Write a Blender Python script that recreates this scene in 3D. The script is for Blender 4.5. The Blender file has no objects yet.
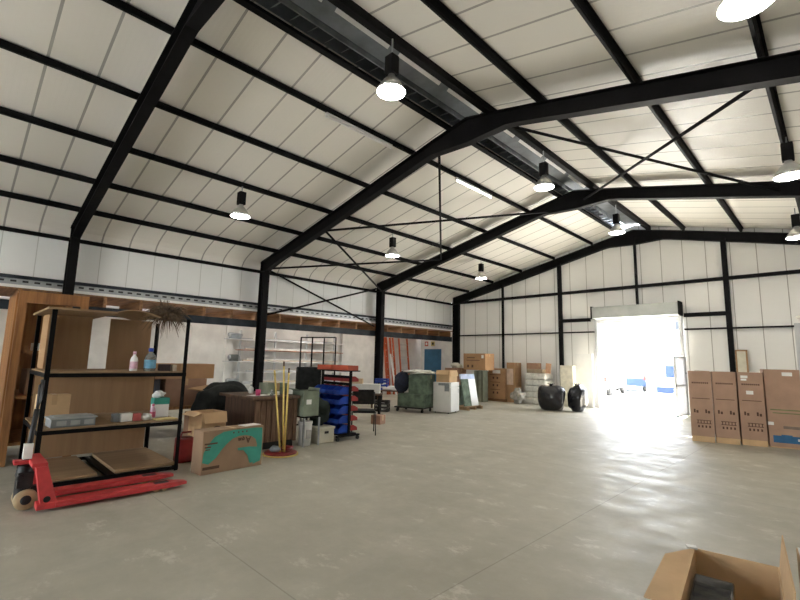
import bpy, bmesh, math, random
from mathutils import Vector, Matrix, Euler
random.seed(7)
S = bpy.context.scene
COL = S.collection
PI = math.pi

# ------------------------------------------------------------------ materials
MATS = {}
def new_mat(name):
    m = bpy.data.materials.new(name); m.use_nodes = True
    nt = m.node_tree; nt.nodes.clear()
    out = nt.nodes.new('ShaderNodeOutputMaterial'); b = nt.nodes.new('ShaderNodeBsdfPrincipled')
    nt.links.new(b.outputs[0], out.inputs[0])
    return m, nt, b
def N(nt, t, **k):
    n = nt.nodes.new(t)
    for a, v in k.items(): setattr(n, a, v)
    return n
def math_node(nt, op, a, b=None, c=None):
    n = N(nt, 'ShaderNodeMath', operation=op)
    for i, v in enumerate((a, b, c)):
        if v is None: continue
        if isinstance(v, (int, float)): n.inputs[i].default_value = v
        else: nt.links.new(v, n.inputs[i])
    return n.outputs[0]
def mixc(nt, f, a, b, mode='MIX'):
    n = N(nt, 'ShaderNodeMix', data_type='RGBA', blend_type=mode)
    for i, v in ((0, f), (6, a), (7, b)):
        if isinstance(v, (int, float)): n.inputs[i].default_value = v
        elif isinstance(v, tuple): n.inputs[i].default_value = (*v[:3], 1)
        else: nt.links.new(v, n.inputs[i])
    return n.outputs[2]
def noise(nt, scale, detail=4, rough=.55, vec=None, stretch=None):
    tc = N(nt, 'ShaderNodeTexCoord'); v = vec or tc.outputs['Object']
    if stretch:
        mp = N(nt, 'ShaderNodeMapping'); mp.inputs['Scale'].default_value = stretch
        nt.links.new(v, mp.inputs[0]); v = mp.outputs[0]
    n = N(nt, 'ShaderNodeTexNoise'); n.inputs['Scale'].default_value = scale
    n.inputs['Detail'].default_value = detail; n.inputs['Roughness'].default_value = rough
    nt.links.new(v, n.inputs['Vector'])
    return n.outputs['Fac']
def ramp(nt, fac, stops):
    r = N(nt, 'ShaderNodeValToRGB'); e = r.color_ramp.elements
    while len(e) > 1: e.remove(e[-1])
    e[0].position = stops[0][0]; e[0].color = (*stops[0][1], 1) if isinstance(stops[0][1], tuple) else (stops[0][1],)*3 + (1,)
    for p, c in stops[1:]:
        x = e.new(p); x.color = (*c, 1) if isinstance(c, tuple) else (c, c, c, 1)
    nt.links.new(fac, r.inputs[0]); return r.outputs[0]
def bump(nt, b, h, strength=.3, dist=.01):
    n = N(nt, 'ShaderNodeBump'); n.inputs['Strength'].default_value = strength; n.inputs['Distance'].default_value = dist
    nt.links.new(h, n.inputs['Height']); nt.links.new(n.outputs[0], b.inputs['Normal'])
def mat(name, col, rough=.6, metal=0, var=.12, scale=6, stretch=None, bmp=0, coat=0, trans=0, alpha=1, col2=None):
    if name in MATS: return MATS[name]
    m, nt, b = new_mat(name)
    f = noise(nt, scale, stretch=stretch)
    c2 = col2 or tuple(c*(1-var*2.2) for c in col); c1 = tuple(min(1, c*(1+var*.6)) for c in col)
    c = mixc(nt, ramp(nt, f, [(.3, 0.), (.7, 1.)]), c2, c1)
    nt.links.new(c, b.inputs['Base Color'])
    b.inputs['Roughness'].default_value = rough; b.inputs['Metallic'].default_value = metal
    if 'steel' in name and not metal: b.inputs['Specular IOR Level'].default_value = .12
    if coat: b.inputs['Coat Weight'].default_value = coat
    if trans: b.inputs['Transmission Weight'].default_value = trans
    if alpha < 1: b.inputs['Alpha'].default_value = alpha
    if bmp: bump(nt, b, f, bmp, .01)
    MATS[name] = m; return m
def wood(name, col, dark, scale=3, axis='X', rough=.65):
    if name in MATS: return MATS[name]
    m, nt, b = new_mat(name)
    st = {'X': (.6, 9, 9), 'Y': (9, .6, 9), 'Z': (9, 9, .6)}[axis]
    f = noise(nt, scale, 5, .6, stretch=st); g = noise(nt, 1.3, 3)
    c = mixc(nt, ramp(nt, f, [(.35, 0.), (.65, 1.)]), dark, col)
    c = mixc(nt, ramp(nt, g, [(.3, .35), (.7, 0.)]), c, dark)
    nt.links.new(c, b.inputs['Base Color']); b.inputs['Roughness'].default_value = rough
    bump(nt, b, f, .15, .003); MATS[name] = m; return m
def emit(name, col, st):
    m, nt, b = new_mat(name)
    b.inputs['Base Color'].default_value = (*col, 1); b.inputs['Emission Color'].default_value = (*col, 1)
    b.inputs['Emission Strength'].default_value = st; MATS[name] = m; return m
def panel_mat(name, axis, off, sp, col, groove, w=.012, rough=.45, minor=True, dirt=.1):
    """insulated sheet: joints every sp metres along one axis"""
    m, nt, b = new_mat(name)
    tc = N(nt, 'ShaderNodeTexCoord'); sx = N(nt, 'ShaderNodeSeparateXYZ'); nt.links.new(tc.outputs['Object'], sx.inputs[0])
    v = sx.outputs['XYZ'.index(axis)]
    fr = math_node(nt, 'FRACT', math_node(nt, 'DIVIDE', math_node(nt, 'SUBTRACT', v, off - sp*40), sp))
    d = math_node(nt, 'ABSOLUTE', math_node(nt, 'SUBTRACT', fr, .5))        # .5 at joint
    j = math_node(nt, 'GREATER_THAN', d, .5 - w/sp/2*1.0)
    f = noise(nt, .7, 4); g = noise(nt, 5, 3)
    base = mixc(nt, ramp(nt, f, [(.3, dirt*2), (.7, 0.)]), col, tuple(c*.8 for c in col))
    base = mixc(nt, ramp(nt, g, [(.4, dirt), (.8, 0.)]), base, tuple(c*.85 for c in col))
    c = mixc(nt, j, base, groove)
    nt.links.new(c, b.inputs['Base Color']); b.inputs['Roughness'].default_value = rough
    h = math_node(nt, 'SUBTRACT', 1., j)
    if minor:
        fr2 = math_node(nt, 'FRACT', math_node(nt, 'DIVIDE', math_node(nt, 'SUBTRACT', v, off - sp*40), sp/8))
        w2 = math_node(nt, 'MULTIPLY', math_node(nt, 'GREATER_THAN', fr2, .5), .12)
        h = math_node(nt, 'ADD', h, w2)
    bump(nt, b, h, .5, .008)
    MATS[name] = m; return m

STEEL = mat('painted black steel', (.006, .0055, .006), .6, 0, .25, 3)
STEELB = mat('blue black steel', (.035, .042, .052), .5, 0, .25, 3)
GALV = mat('galvanised steel', (.42, .44, .46), .4, .7, .15, 4)
CEIL = panel_mat('roof sheet', 'Y', 2.27, .597, (.85, .825, .765), (.38, .37, .34), .036, dirt=.06)
WALLC = panel_mat('wall sheet', 'Y', 2.27, .597, (.86, .88, .88), (.60, .61, .60), .018)
WALLG = panel_mat('gable sheet', 'X', -9.4, .61, (.86, .855, .83), (.40, .38, .35), .022)
BLOCK = mat('painted blockwork', (.80, .79, .76), .8, 0, .07, 2.5, bmp=.1)
WOODJ = wood('joist timber', (.33, .17, .07), (.14, .065, .025), 2, 'X')
WOODY = wood('cabinet timber', (.36, .165, .05), (.17, .07, .022), 2, 'Z')
WOODD = wood('dark bench wood', (.14, .075, .045), (.05, .025, .015), 3, 'Z')
WOODS = wood('bench slat wood', (.25, .145, .09), (.10, .055, .032), 4, 'Z')
PLY = wood('plywood', (.35, .23, .12), (.25, .155, .078), 1.0, 'Y', .7)
PLYZ = wood('plywood upright', (.36, .22, .11), (.28, .165, .082), .8, 'Z', .7)
CARD = mat('cardboard', (.42, .245, .125), .85, 0, .1, 3)
CARD2 = mat('light cardboard', (.62, .42, .235), .85, 0, .08, 3)
CARD3 = mat('brown cardboard', (.34, .20, .13), .85, 0, .08, 3)
CARDG = mat('grey green cardboard', (.24, .28, .21), .85, 0, .2, 4)
INK = mat('dark print ink', (.10, .05, .03), .8, 0, .1, 8)
TEAL = mat('teal print ink', (.05, .33, .26), .8, 0, .1, 5)
PAPER = mat('white paper', (.82, .82, .80), .7, 0, .04, 5)
TAPE = mat('packing tape', (.50, .33, .17), .35, 0, .06, 8)
RED = mat('red enamel', (.60, .055, .06), .42, 0, .14, 7)
BLUE = mat('blue plastic', (.01, .06, .42), .4, 0, .1, 4)
REDP = mat('red plastic', (.34, .022, .018), .4, 0, .1, 4)
ORNG = mat('orange fibreglass', (.60, .12, .04), .5, 0, .1, 5)
ALU = mat('aluminium', (.62, .62, .60), .35, .8, .1, 5)
BLACKP = mat('black plastic', (.012, .012, .013), .5, 0, .2, 6)
BLACKF = mat('black fabric', (.015, .017, .016), .95, 0, .3, 12, bmp=.4)
WHITEP = mat('white enamel', (.80, .80, .79), .35, 0, .04, 3)
CREAM = mat('cream plastic', (.66, .63, .52), .6, 0, .1, 4)
GREYP = mat('grey plastic', (.26, .29, .31), .5, 0, .15, 5)
YELW = mat('yellow wood', (.68, .50, .14), .5, 0, .1, 6)
GREENC = mat('green carton', (.16, .225, .165), .8, 0, .3, 5)
NAVY = mat('navy fabric', (.012, .018, .045), .8, 0, .3, 8, bmp=.3)
SHINYB = mat('black bin liner', (.012, .012, .016), .2, 0, .2, 9, bmp=.8)
WRAP = mat('white plastic wrap', (.74, .73, .68), .3, 0, .18, 7, bmp=.6)
TAN = mat('tan polyurethane', (.50, .38, .22), .5, 0, .15, 8)
DKRED = mat('dark red plastic', (.22, .012, .015), .45, 0, .2, 5)
BLUEP = mat('blue paint', (.04, .16, .30), .5, 0, .1, 3)
GREYS = mat('grey shutter steel', (.40, .42, .40), .45, .2, .08, 3)
GREYL = mat('light grey steel', (.55, .56, .57), .4, .1, .06, 3)
PINK = mat('pink plastic', (.62, .06, .20), .45, 0, .1, 6)
PINKL = mat('pale pink plastic', (.80, .50, .62), .4, 0, .2, 14)
BLUEL = mat('pale blue label', (.15, .42, .62), .45, 0, .2, 12)
CLEAR = mat('clear plastic', (.80, .88, .88), .12, 0, .03, 5, trans=.75)
STRAW = mat('dry straw', (.15, .10, .06), .9, 0, .35, 14)
TYRE = mat('rubber', (.02, .02, .02), .8, 0, .2, 8)
RIDGEP = mat('ridge sheet', (.20, .22, .24), .45, .35, .2, 2)
CLR2 = mat('clear polythene', (.62, .60, .55), .25, 0, .2, 9, trans=.35)

def concrete():
    m, nt, b = new_mat('polished concrete')
    n1 = noise(nt, .55, 6, .62); n2 = noise(nt, 1.25, 9, .72, stretch=(1.3, 1.0, 1)); n3 = noise(nt, 7, 7, .65); n5 = noise(nt, 2.3, 10, .75, stretch=(1, 1.5, 1)); n4 = noise(nt, .8, 7, .7, stretch=(2.2, .9, 1))
    c = mixc(nt, ramp(nt, n1, [(.30, 0.), (.70, 1.)]), (.345, .325, .262), (.475, .450, .372))
    c = mixc(nt, ramp(nt, n2, [(.50, 0.), (.78, .55)]), c, (.56, .53, .45))
    c = mixc(nt, ramp(nt, n5, [(.575, 0.), (.66, .55)]), c, (.66, .64, .56))
    c = mixc(nt, ramp(nt, n4, [(.28, .30), (.50, 0.)]), c, (.29, .275, .225))
    c = mixc(nt, ramp(nt, n3, [(.3, .20), (.6, 0.)]), c, (.32, .305, .255))
    # saw-cut joints
    tc = N(nt, 'ShaderNodeTexCoord'); sx = N(nt, 'ShaderNodeSeparateXYZ'); nt.links.new(tc.outputs['Object'], sx.inputs[0])
    jj = None
    for ax, off, sp in (('X', -1.93, 4.8), ('Y', 1.65, 4.8)):
        fr = math_node(nt, 'FRACT', math_node(nt, 'DIVIDE', math_node(nt, 'SUBTRACT', sx.outputs['XYZ'.index(ax)], off - 48 - sp/2), sp))
        j = math_node(nt, 'LESS_THAN', math_node(nt, 'ABSOLUTE', math_node(nt, 'SUBTRACT', fr, .5)), .0011)
        jj = j if jj is None else math_node(nt, 'MAXIMUM', jj, j)
    c = mixc(nt, math_node(nt, 'MULTIPLY', jj, .35), c, (.10, .09, .075))
    nt.links.new(c, b.inputs['Base Color'])
    r = ramp(nt, n5, [(.38, .66), (.64, .40)])
    nt.links.new(r, b.inputs['Roughness'])
    b.inputs['Specular IOR Level'].default_value = .5
    return m
CONC = concrete()
YARD = mat('yard concrete', (.62, .60, .56), .9, 0, .06, .5)

# ------------------------------------------------------------------ mesh builder
class M:
    def __init__(s): s.v = []; s.f = []; s.sm = []
    def add(s, vs, fs, T=None, smooth=False):
        o = len(s.v)
        s.v += [tuple(T @ Vector(v)) if T else tuple(v) for v in vs]
        for f in fs: s.f.append(tuple(o+i for i in f)); s.sm.append(smooth)
        return s
    def box(s, x0, x1, y0, y1, z0, z1, T=None):
        return s.add([(x0,y0,z0),(x1,y0,z0),(x1,y1,z0),(x0,y1,z0),(x0,y0,z1),(x1,y0,z1),(x1,y1,z1),(x0,y1,z1)],
                     [(0,3,2,1),(4,5,6,7),(0,1,5,4),(1,2,6,5),(2,3,7,6),(3,0,4,7)], T)
    def cbox(s, c, d, rot=(0,0,0)):
        T = Matrix.Translation(c) @ Euler(rot).to_matrix().to_4x4()
        x, y, z = (q/2 for q in d)
        return s.box(-x, x, -y, y, -z, z, T)
    def prism(s, pts, a0, a1, plane='XZ', T=None):
        """polygon pts extruded from a0 to a1 along the remaining axis"""
        def P(p, a): return {'XZ': (p[0], a, p[1]), 'YZ': (a, p[0], p[1]), 'XY': (p[0], p[1], a)}[plane]
        n = len(pts)
        return s.add([P(p, a0) for p in pts]+[P(p, a1) for p in pts],
                     [tuple(range(n)), tuple(range(2*n-1, n-1, -1))]+[(i, n+i, n+(i+1) % n, (i+1) % n) for i in range(n)], T)
    def lathe(s, prof, c=(0,0,0), n=20, axis='Z', cap=True, T=None):
        vs = []; fs = []
        for r, h in prof:
            for i in range(n):
                a = 2*PI*i/n; x, y = r*math.cos(a), r*math.sin(a)
                p = {'Z': (x, y, h), 'X': (h, x, y), 'Y': (y, h, x)}[axis]
                vs.append(tuple(c[k]+p[k] for k in range(3)))
        for k in range(len(prof)-1):
            for i in range(n):
                j = (i+1) % n; fs.append((k*n+i, k*n+j, (k+1)*n+j, (k+1)*n+i))
        s.add(vs, fs, T, True)
        if cap:
            o = len(s.v)-len(vs)
            s.f.append(tuple(o+i for i in reversed(range(n)))); s.sm.append(False)
            s.f.append(tuple(o+(len(prof)-1)*n+i for i in range(n))); s.sm.append(False)
        return s
    def tube(s, pts, r, n=8, cap=True):
        pts = [Vector(p) for p in pts]; vs = []; fs = []
        for k, p in enumerate(pts):
            d = (pts[min(k+1, len(pts)-1)]-pts[max(k-1, 0)]).normalized()
            up = Vector((0,0,1)) if abs(d.z) < .9 else Vector((1,0,0))
            a = d.cross(up).normalized(); b = d.cross(a).normalized()
            rr = r[k] if isinstance(r, (list, tuple)) else r
            for i in range(n):
                t = 2*PI*(i+.5)/n; vs.append(tuple(p+a*rr*math.cos(t)+b*rr*math.sin(t)))
        for k in range(len(pts)-1):
            for i in range(n):
                j = (i+1) % n; fs.append((k*n+i, (k+1)*n+i, (k+1)*n+j, k*n+j))
        if cap: fs += [tuple(range(n)), tuple((len(pts)-1)*n+i for i in reversed(range(n)))]
        return s.add(vs, fs, None, n > 5)
    def blob(s, c, r, seed=0, amp=.15, n=3, sq=1.0, flat=0):
        bm = bmesh.new(); bmesh.ops.create_icosphere(bm, subdivisions=n, radius=1)
        rnd = random.Random(seed); ph = [(rnd.uniform(1.5, 6), rnd.uniform(0, 6), Vector((rnd.gauss(0,1), rnd.gauss(0,1), rnd.gauss(0,1))).normalized()) for _ in range(10)]
        vs = []
        for v in bm.verts:
            p = v.co.copy()
            q = Vector([math.copysign(abs(x)**sq, x) for x in p])
            k = 1+amp*sum(math.sin(f*p.dot(d)*1.6+o) for f, o, d in ph)/4
            q *= k
            if flat: q.z = max(q.z, -flat)
            vs.append((c[0]+q.x*r[0], c[1]+q.y*r[1], c[2]+q.z*r[2]))
        fs = [tuple(v.index for v in f.verts) for f in bm.faces]; bm.free()
        return s.add(vs, fs, None, True)
    def build(s, name, m, parent=None, loc=(0,0,0), rotz=0, bevel=0, rot=None):
        me = bpy.data.meshes.new(name); me.from_pydata(s.v, [], s.f); me.update()
        for p, q in zip(me.polygons, s.sm): p.use_smooth = q
        bm = bmesh.new(); bm.from_mesh(me); bmesh.ops.recalc_face_normals(bm, faces=bm.faces); bm.to_mesh(me); bm.free()
        me.materials.append(m)
        o = bpy.data.objects.new(name, me); COL.objects.link(o)
        o.location = loc; o.rotation_euler = rot or (0, 0, rotz)
        if parent: o.parent = parent
        if bevel:
            b = o.modifiers.new('bevel', 'BEVEL'); b.width = bevel; b.segments = 2; b.limit_method = 'ANGLE'
        return o
def root(name, label, cat, loc=(0,0,0), rotz=0, group=None):
    o = bpy.data.objects.new(name, None); COL.objects.link(o); o.location = loc; o.rotation_euler = (0,0,rotz)
    o.empty_display_size = .1
    return tag(o, label, cat, group)
def tag(o, label, cat, group=None, kind='thing'):
    o['label'] = label; o['category'] = cat; o['kind'] = kind
    if group: o['group'] = group
    return o
def struct(o, label=None, cat=None):
    o['kind'] = 'structure'
    if label: o['label'] = label
    if cat: o['category'] = cat
    return o
def copy_tree(o, parent=None):
    c = o.copy(); COL.objects.link(c)
    if parent: c.parent = parent
    for ch in list(o.children): copy_tree(ch, c)
    return c
def text(s, size, m, parent, name, loc, rot, ext=.0008, sx=1):
    cu = bpy.data.curves.new('txt', 'FONT'); cu.body = s; cu.size = size; cu.extrude = ext; cu.offset = .003; cu.align_x = 'CENTER'; cu.align_y = 'CENTER'
    t = bpy.data.objects.new('txt', cu); COL.objects.link(t)
    bpy.context.view_layer.update()
    me = bpy.data.meshes.new_from_object(t.evaluated_get(bpy.context.evaluated_depsgraph_get()))
    bpy.data.objects.remove(t); bpy.data.curves.remove(cu)
    me.materials.clear(); me.materials.append(m)
    o = bpy.data.objects.new(name, me); COL.objects.link(o); o.parent = parent; o.location = loc; o.rotation_euler = rot; o.scale = (sx, 1, 1)
    return o

# ------------------------------------------------------------------ dimensions
RX, RZ, SL = -4.66, 6.07, .2255          # ridge, rafter top, slope
XL, XR = -12.365, 3.045                   # outer faces of the columns
Y = [-7.9, -3.1, 1.68, 6.41, 11.21, 15.905]
YB, YG = -8.0, 15.98
WL, WR, WO = -12.56, 3.24, -14.4
def rt(x): return RZ-SL*abs(x-RX)

# ------------------------------------------------------------------ setting
struct(M().box(-14.5, 3.4, YB-.1, YG+.05, -.15, 0).build('floor', CONC))
struct(M().box(-60, 50, -60, 90, -.25, -.16).build('ground_outside', YARD))
# ceiling: two slopes and the curved eaves, one sheet with thickness
prof = [(-12.60, 4.07), (-12.56, 4.18), (-12.47, 4.29), (-12.33, 4.385), (-12.1, 4.485), (-11.85, 4.57), (-11.6, rt(-11.6)+.14), (RX-.45, rt(RX-.45)+.15)]
def sheet(prof, th=.04):
    up = [(x, z+th) for x, z in prof]
    return prof + up[::-1]
mL = M(); a = prof
for i in range(len(a)-1):
    (x0, z0), (x1, z1) = a[i], a[i+1]
    mL.add([(x0,YB,z0),(x1,YB,z1),(x1,YG,z1),(x0,YG,z0),(x0-.02,YB,z0+.05),(x1-.02,YB,z1+.05),(x1-.02,YG,z1+.05),(x0-.02,YG,z0+.05)],
           [(0,1,2,3),(7,6,5,4),(0,4,5,1),(3,2,6,7)])
b = [(2*RX-x, z) for x, z in prof]
for i in range(len(b)-1):
    (x0, z0), (x1, z1) = b[i], b[i+1]
    mL.add([(x0,YB,z0),(x1,YB,z1),(x1,YG,z1),(x0,YG,z0),(x0+.02,YB,z0+.05),(x1+.02,YB,z1+.05),(x1+.02,YG,z1+.05),(x0+.02,YG,z0+.05)],
           [(3,2,1,0),(4,5,6,7),(0,4,5,1),(3,2,6,7)])
struct(mL.build('ceiling', CEIL))
struct(M().box(WL-.05, WL, YB, YG, 2.9, 4.12).build('wall_left', WALLC))
struct(M().box(WO-.1, WO, YB, YG, 0, 2.9).build('wall_left_lower', BLOCK))
struct(M().box(WR, WR+.05, YB, YG, 0, 4.12).build('wall_right', WALLC))
def gable(y0, y1, dx0, dx1, dz, name, m, lower_left=True):
    g = M(); t = lambda x: rt(x)+.17
    tx = lambda x: 4.60 if abs(x-RX) > 7.88 else t(x)
    def col(x0, x1, z0):
        g.prism([(x0, z0), (x1, z0), (x1, tx(x1)), (x0, tx(x0))], y0, y1, 'XZ')
    col(WL, -11.9, 0); col(-11.9, dx0, 0); col(dx0, RX, dz) if dx0 < RX else None
    col(RX, dx1, dz); col(dx1, 2.58, 0); col(2.58, WR, 0)
    return struct(g.build(name, m))
gable(YG, YG+.06, -6.0, -3.45, 2.96, 'wall_front', WALLG)
gable(YB-.06, YB, -7.4, -2.6, 3.2, 'wall_back', WALLG)  # unseen end wall; its opening is added to let daylight into the hall
struct(M().box(WO, XL-.1, YG-.03, YG+.06, 0, 2.9).build('wall_front_lower', BLOCK))
struct(M().box(WO, XL-.1, YB-.06, YB, 0, 2.9).build('wall_back_lower', BLOCK))
# blockwork piers of the lower wall: thickenings of that wall
for y in Y[1:5]:
    struct(M().box(WO-.01, WO+.13, y-.12, y+.12, 0, 2.84).build('wall_left_pier', BLOCK))
# blue door in the lower end wall
d = M().box(-14.12, -13.1, YG-.07, YG-.035, .01, 2.03).build('door_1', BLUEP, bevel=.004); struct(d)
M().tube([(-13.2, YG-.09, 1.0), (-13.2, YG-.13, 1.0), (-13.32, YG-.13, 1.0)], .012).build('door_handle', GALV, d)

# ------------------------------------------------------------------ portal frames
def ibeam_quad(m, bot, top, y, w=.165, t=.014):
    """I-section between a lower and an upper polyline in XZ, centred on y"""
    n = len(bot)
    m.prism(bot + top[::-1], y-.005, y+.005, 'XZ')
    for line, sgn in ((bot, 1), (top, -1)):
        up = [(x, z+sgn*t) for x, z in line]
        m.prism(line + up[::-1], y-w/2, y+w/2, 'XZ')
def frame(y, label, group='steel portal frames'):
    r = root('portal_frame', label, 'steel frame', (0, 0, 0), 0, group)
    for s in (-1, 1):
        X = (lambda x: x) if s < 0 else (lambda x: 2*RX-x)
        m = M()     # column
        x0, x1 = X(XL), X(XL+.31)
        xa, xb = min(x0, x1), max(x0, x1)
        m.box(xa, xa+.016, y-.085, y+.085, 0, 4.05); m.box(xb-.016, xb, y-.085, y+.085, 0, 4.05); m.box(xa, xb, y-.006, y+.006, 0, 4.05)
        c = m.build('column', STEEL, r)
        M().box(xa-.03, xb+.03, y-.12, y+.12, 0, .02).build('base_plate', STEEL, c)
        m = M()     # rafter with knee and ridge haunches
        bot = [(XL, 4.05), (XL+.32, 4.05), (-11.30, rt(-11.30)-.32), (-5.72, rt(-5.72)-.29), (-5.5, 5.58), (RX, 5.54)]
        top = [(XL, 4.33), (XL+.06, 4.37), (-11.30, rt(-11.30)), (-5.72, rt(-5.72)), (-5.5, rt(-5.5)), (RX, RZ-.02)]
        B = [(X(x), z) for x, z in bot]; T = [(X(x), z) for x, z in top]
        ibeam_quad(m, B, T, y)
        # knee end plate
        m.box(min(X(XL), X(XL+.016)), max(X(XL), X(XL+.016)), y-.07, y+.07, 4.05, 4.38)
        m.build('rafter', STEEL, r)
    return r
FL = [None, 'black steel portal frame standing behind the place of the picture',
      'black steel portal frame over the loaded rack, farthest from the open door',
      'black steel portal frame across the middle of the hall, beside the workbench',
      'black steel portal frame next before the end wall, beside the orange ladders',
      'black steel portal frame set against the end wall with the roller door']
for i in range(2, 6): frame(Y[i], FL[i])

# purlins
def zbar(m, x, z, y0, y1, h=.125, w=.034, tilt=0, flip=1):
    T = Matrix.Translation((x, 0, z)) @ Matrix.Rotation(tilt, 4, 'Y')
    m.box(-.004, .004, y0, y1, 0, h, T); m.box(0, w*flip, y0, y1, 0, .006, T) if flip > 0 else m.box(-w, 0, y0, y1, 0, .006, T)
    m.box(-w, 0, y0, y1, h-.006, h, T) if flip > 0 else m.box(0, w, y0, y1, h-.006, h, T)
ordw = ['lowest', 'second lowest', 'third from the eaves', 'fourth from the eaves', 'fifth from the eaves']
tl = math.atan(SL)
for i, x in enumerate([-11.55, -10.28, -8.93, -7.52, -6.07]):
    m = M(); zbar(m, x, rt(x), YB+.02, YG-.02, tilt=-tl)
    m.box(x-.012, x+.012, YB+.02, YG-.02, rt(x)+.01, rt(x)+.12)
    tag(m.build('roof_purlin', STEEL), f'black steel purlin on the roof side above the shelving, {ordw[i]}', 'purlin', 'roof purlins')
for i, x in enumerate([2.23, .96, -.38, -1.76, -3.20]):
    m = M(); zbar(m, x, rt(x), YB+.02, YG-.02, tilt=tl, flip=-1)
    m.box(x-.012, x+.012, YB+.02, YG-.02, rt(x)+.01, rt(x)+.12)
    tag(m.build('roof_purlin', STEEL), f'black steel purlin on the roof side with the crossed rods, {ordw[i]}', 'purlin', 'roof purlins')
for x, nm in ((-5.09, 'on the shelving side'), (-4.20, 'on the side of the crossed rods')):
    m = M(); f = -1 if x > RX else 1; z = rt(x)-.0
    m.box(x-.05, x+.05, YB+.02, YG-.02, z-.0, z+.01); m.box(x-.05*f-.004, x-.05*f+.004, YB+.02, YG-.02, z, z+.17)
    m.box(x+.05*f-.004, x+.05*f+.004, YB+.02, YG-.02, z, z+.05)
    tag(m.build('ridge_purlin', STEEL), f'heavy black purlin edging the ridge ventilator {nm}', 'purlin', 'ridge purlins')
for x, nm in ((XL-.11, 'over the shelving'), (XR+.11, 'on the long wall opposite the shelving')):
    m = M().box(x-.03, x+.03, YB+.02, YG-.02, 4.03, 4.115)
    tag(m.build('eaves_rail', STEEL), f'black eaves rail along the wall top {nm}', 'rail')

# ridge ventilator: a raised slot with slatted throat
r = root('ridge_ventilator', 'grey slatted ridge ventilator running along the roof peak', 'ventilator')
z0 = rt(-5.05)+.16
m = M(); m.box(-5.13, -5.11, YB, YG, z0-.02, z0+.42); m.build('throat_plate', RIDGEP, r)
m = M(); m.box(-4.21, -4.19, YB, YG, z0-.02, z0+.42); m.build('throat_plate', RIDGEP, r)
m = M(); m.prism([(-5.2, z0+.36), (RX, z0+.50), (-4.12, z0+.36), (-4.12, z0+.38), (RX, z0+.52), (-5.2, z0+.38)], YB, YG, 'XZ'); m.build('hood', RIDGEP, r)
m = M()
yy = YB+.3
while yy < YG-.2:
    m.add([(-5.10, yy, z0), (-4.93, yy+.03, z0), (-4.93, yy+.10, z0+.07), (-5.10, yy+.07, z0+.07), (-5.10, yy, z0+.008), (-4.93, yy+.03, z0+.008), (-4.93, yy+.10, z0+.078), (-5.10, yy+.07, z0+.078)],
          [(0,1,2,3),(7,6,5,4),(0,4,5,1),(1,5,6,2),(2,6,7,3),(3,7,4,0)]); yy += .3
m.box(-4.935, -4.915, YB, YG, z0+.03, z0+.12); m.build('louvre_strip', GALV, r)
m = M(); m.box(-4.90, -4.36, YB, YG, z0+.12, z0+.14); m.build('soffit_sheet', RIDGEP, r)
yy = Y[2]-3.4
for k in range(11):
    g_ = M(); g_.add([(-4.535,yy,z0+.03),(-4.535,yy+1.0,z0+.03),(-4.42,yy+1.0,z0+.11),(-4.42,yy,z0+.11),(-4.535,yy,z0+.038),(-4.535,yy+1.0,z0+.038),(-4.42,yy+1.0,z0+.118),(-4.42,yy,z0+.118)],[(0,1,2,3),(7,6,5,4),(0,4,5,1),(1,5,6,2),(2,6,7,3),(3,7,4,0)]); g_.build('translucent_strip', WHITEP, r); yy += 1.22

# bracing rods
def rod(p, q, lab, grp, r_=.03):
    o = M().tube([p, q], r_, 6).build('brace_rod', STEEL); return tag(o, lab, 'brace', grp)
G = 'roof bracing rods'
zz = lambda x, dz=.2: rt(x)-dz
rod((-3.98, 6.5, zz(-3.98)), (-.60, 11.13, zz(-.6)), 'crossed roof rod running from the ridge down to the far frame near the eaves lamp', G)
rod((-.50, 6.5, zz(-.5, .28)), (-4.40, 11.13, zz(-4.4, .28)), 'crossed roof rod running up from the long middle rafter to the ridge ventilator lamp', G)
rod((-5.45, 6.5, zz(-5.45)), (-9.2, 11.13, zz(-9.2)), 'near vertical looking rod dropping from the ridge of the middle frame', G)
rod((-9.2, 6.5, zz(-9.2, .28)), (-5.4, 11.13, zz(-5.4, .28)), 'roof rod crossing from the middle rafter to the ridge of the next frame', G)
rod((-12.1, 6.5, zz(-12.1, .25)), (-9.25, 11.13, zz(-9.25)), 'roof rod from the knee of the middle frame to the next rafter', G)
rod((-9.25, 6.5, zz(-9.25, .29)), (-12.1, 11.13, zz(-12.1, .34)), 'short roof rod reaching the knee of the frame beside the ladders', G)
rod((XL-.03, 6.5, 4.2), (XL-.03, 11.1, 2.72), 'wall rod sloping down from the knee of the middle frame to the timber deck', 'wall bracing rods')
rod((XL+.05, 11.1, 4.15), (XL+.05, 6.5, 2.72), 'wall rod sloping up from the timber deck to the knee beside the ladders', 'wall bracing rods')

# gable posts and rails
def post(x, w, z1, lab, z0=0):
    m = M().box(x-w/2, x+w/2, YG-.075-.055, YG-.075+.055, z0, z1)
    return tag(m.build('gable_post', STEEL), lab, 'post', 'end wall posts')
post(-9.8, .05, rt(-9.8)-.2, 'thin black post on the end wall behind the stacked cartons')
post(-7.33, .13, rt(-7.33)-.2, 'wide black post on the end wall behind the black bin bags')
post(RX, .06, rt(RX)-.3, 'thin black post dropping from the peak to the shutter box', 3.47)
post(-2.22, .13, rt(-2.22)-.2, 'wide black post on the end wall behind the tall cartons by the door')
post(.5, .06, rt(.5)-.2, 'thin black post on the end wall past the tall cartons')
def rail(segs, z, h, lab):
    m = M()
    for x0, x1 in segs: m.box(x0, x1, YG-.11, YG-.005, z-h/2, z+h/2)
    return tag(m.build('sheeting_rail', STEEL), lab, 'rail', 'end wall rails')
rail([(XL+.26, XR-.26)], 4.10, .10, 'long black rail high across the end wall above the shutter box')
rail([(XL+.26, -6.12)], 2.62, .045, 'thin black rail on the end wall between the corner and the roller door')
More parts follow.
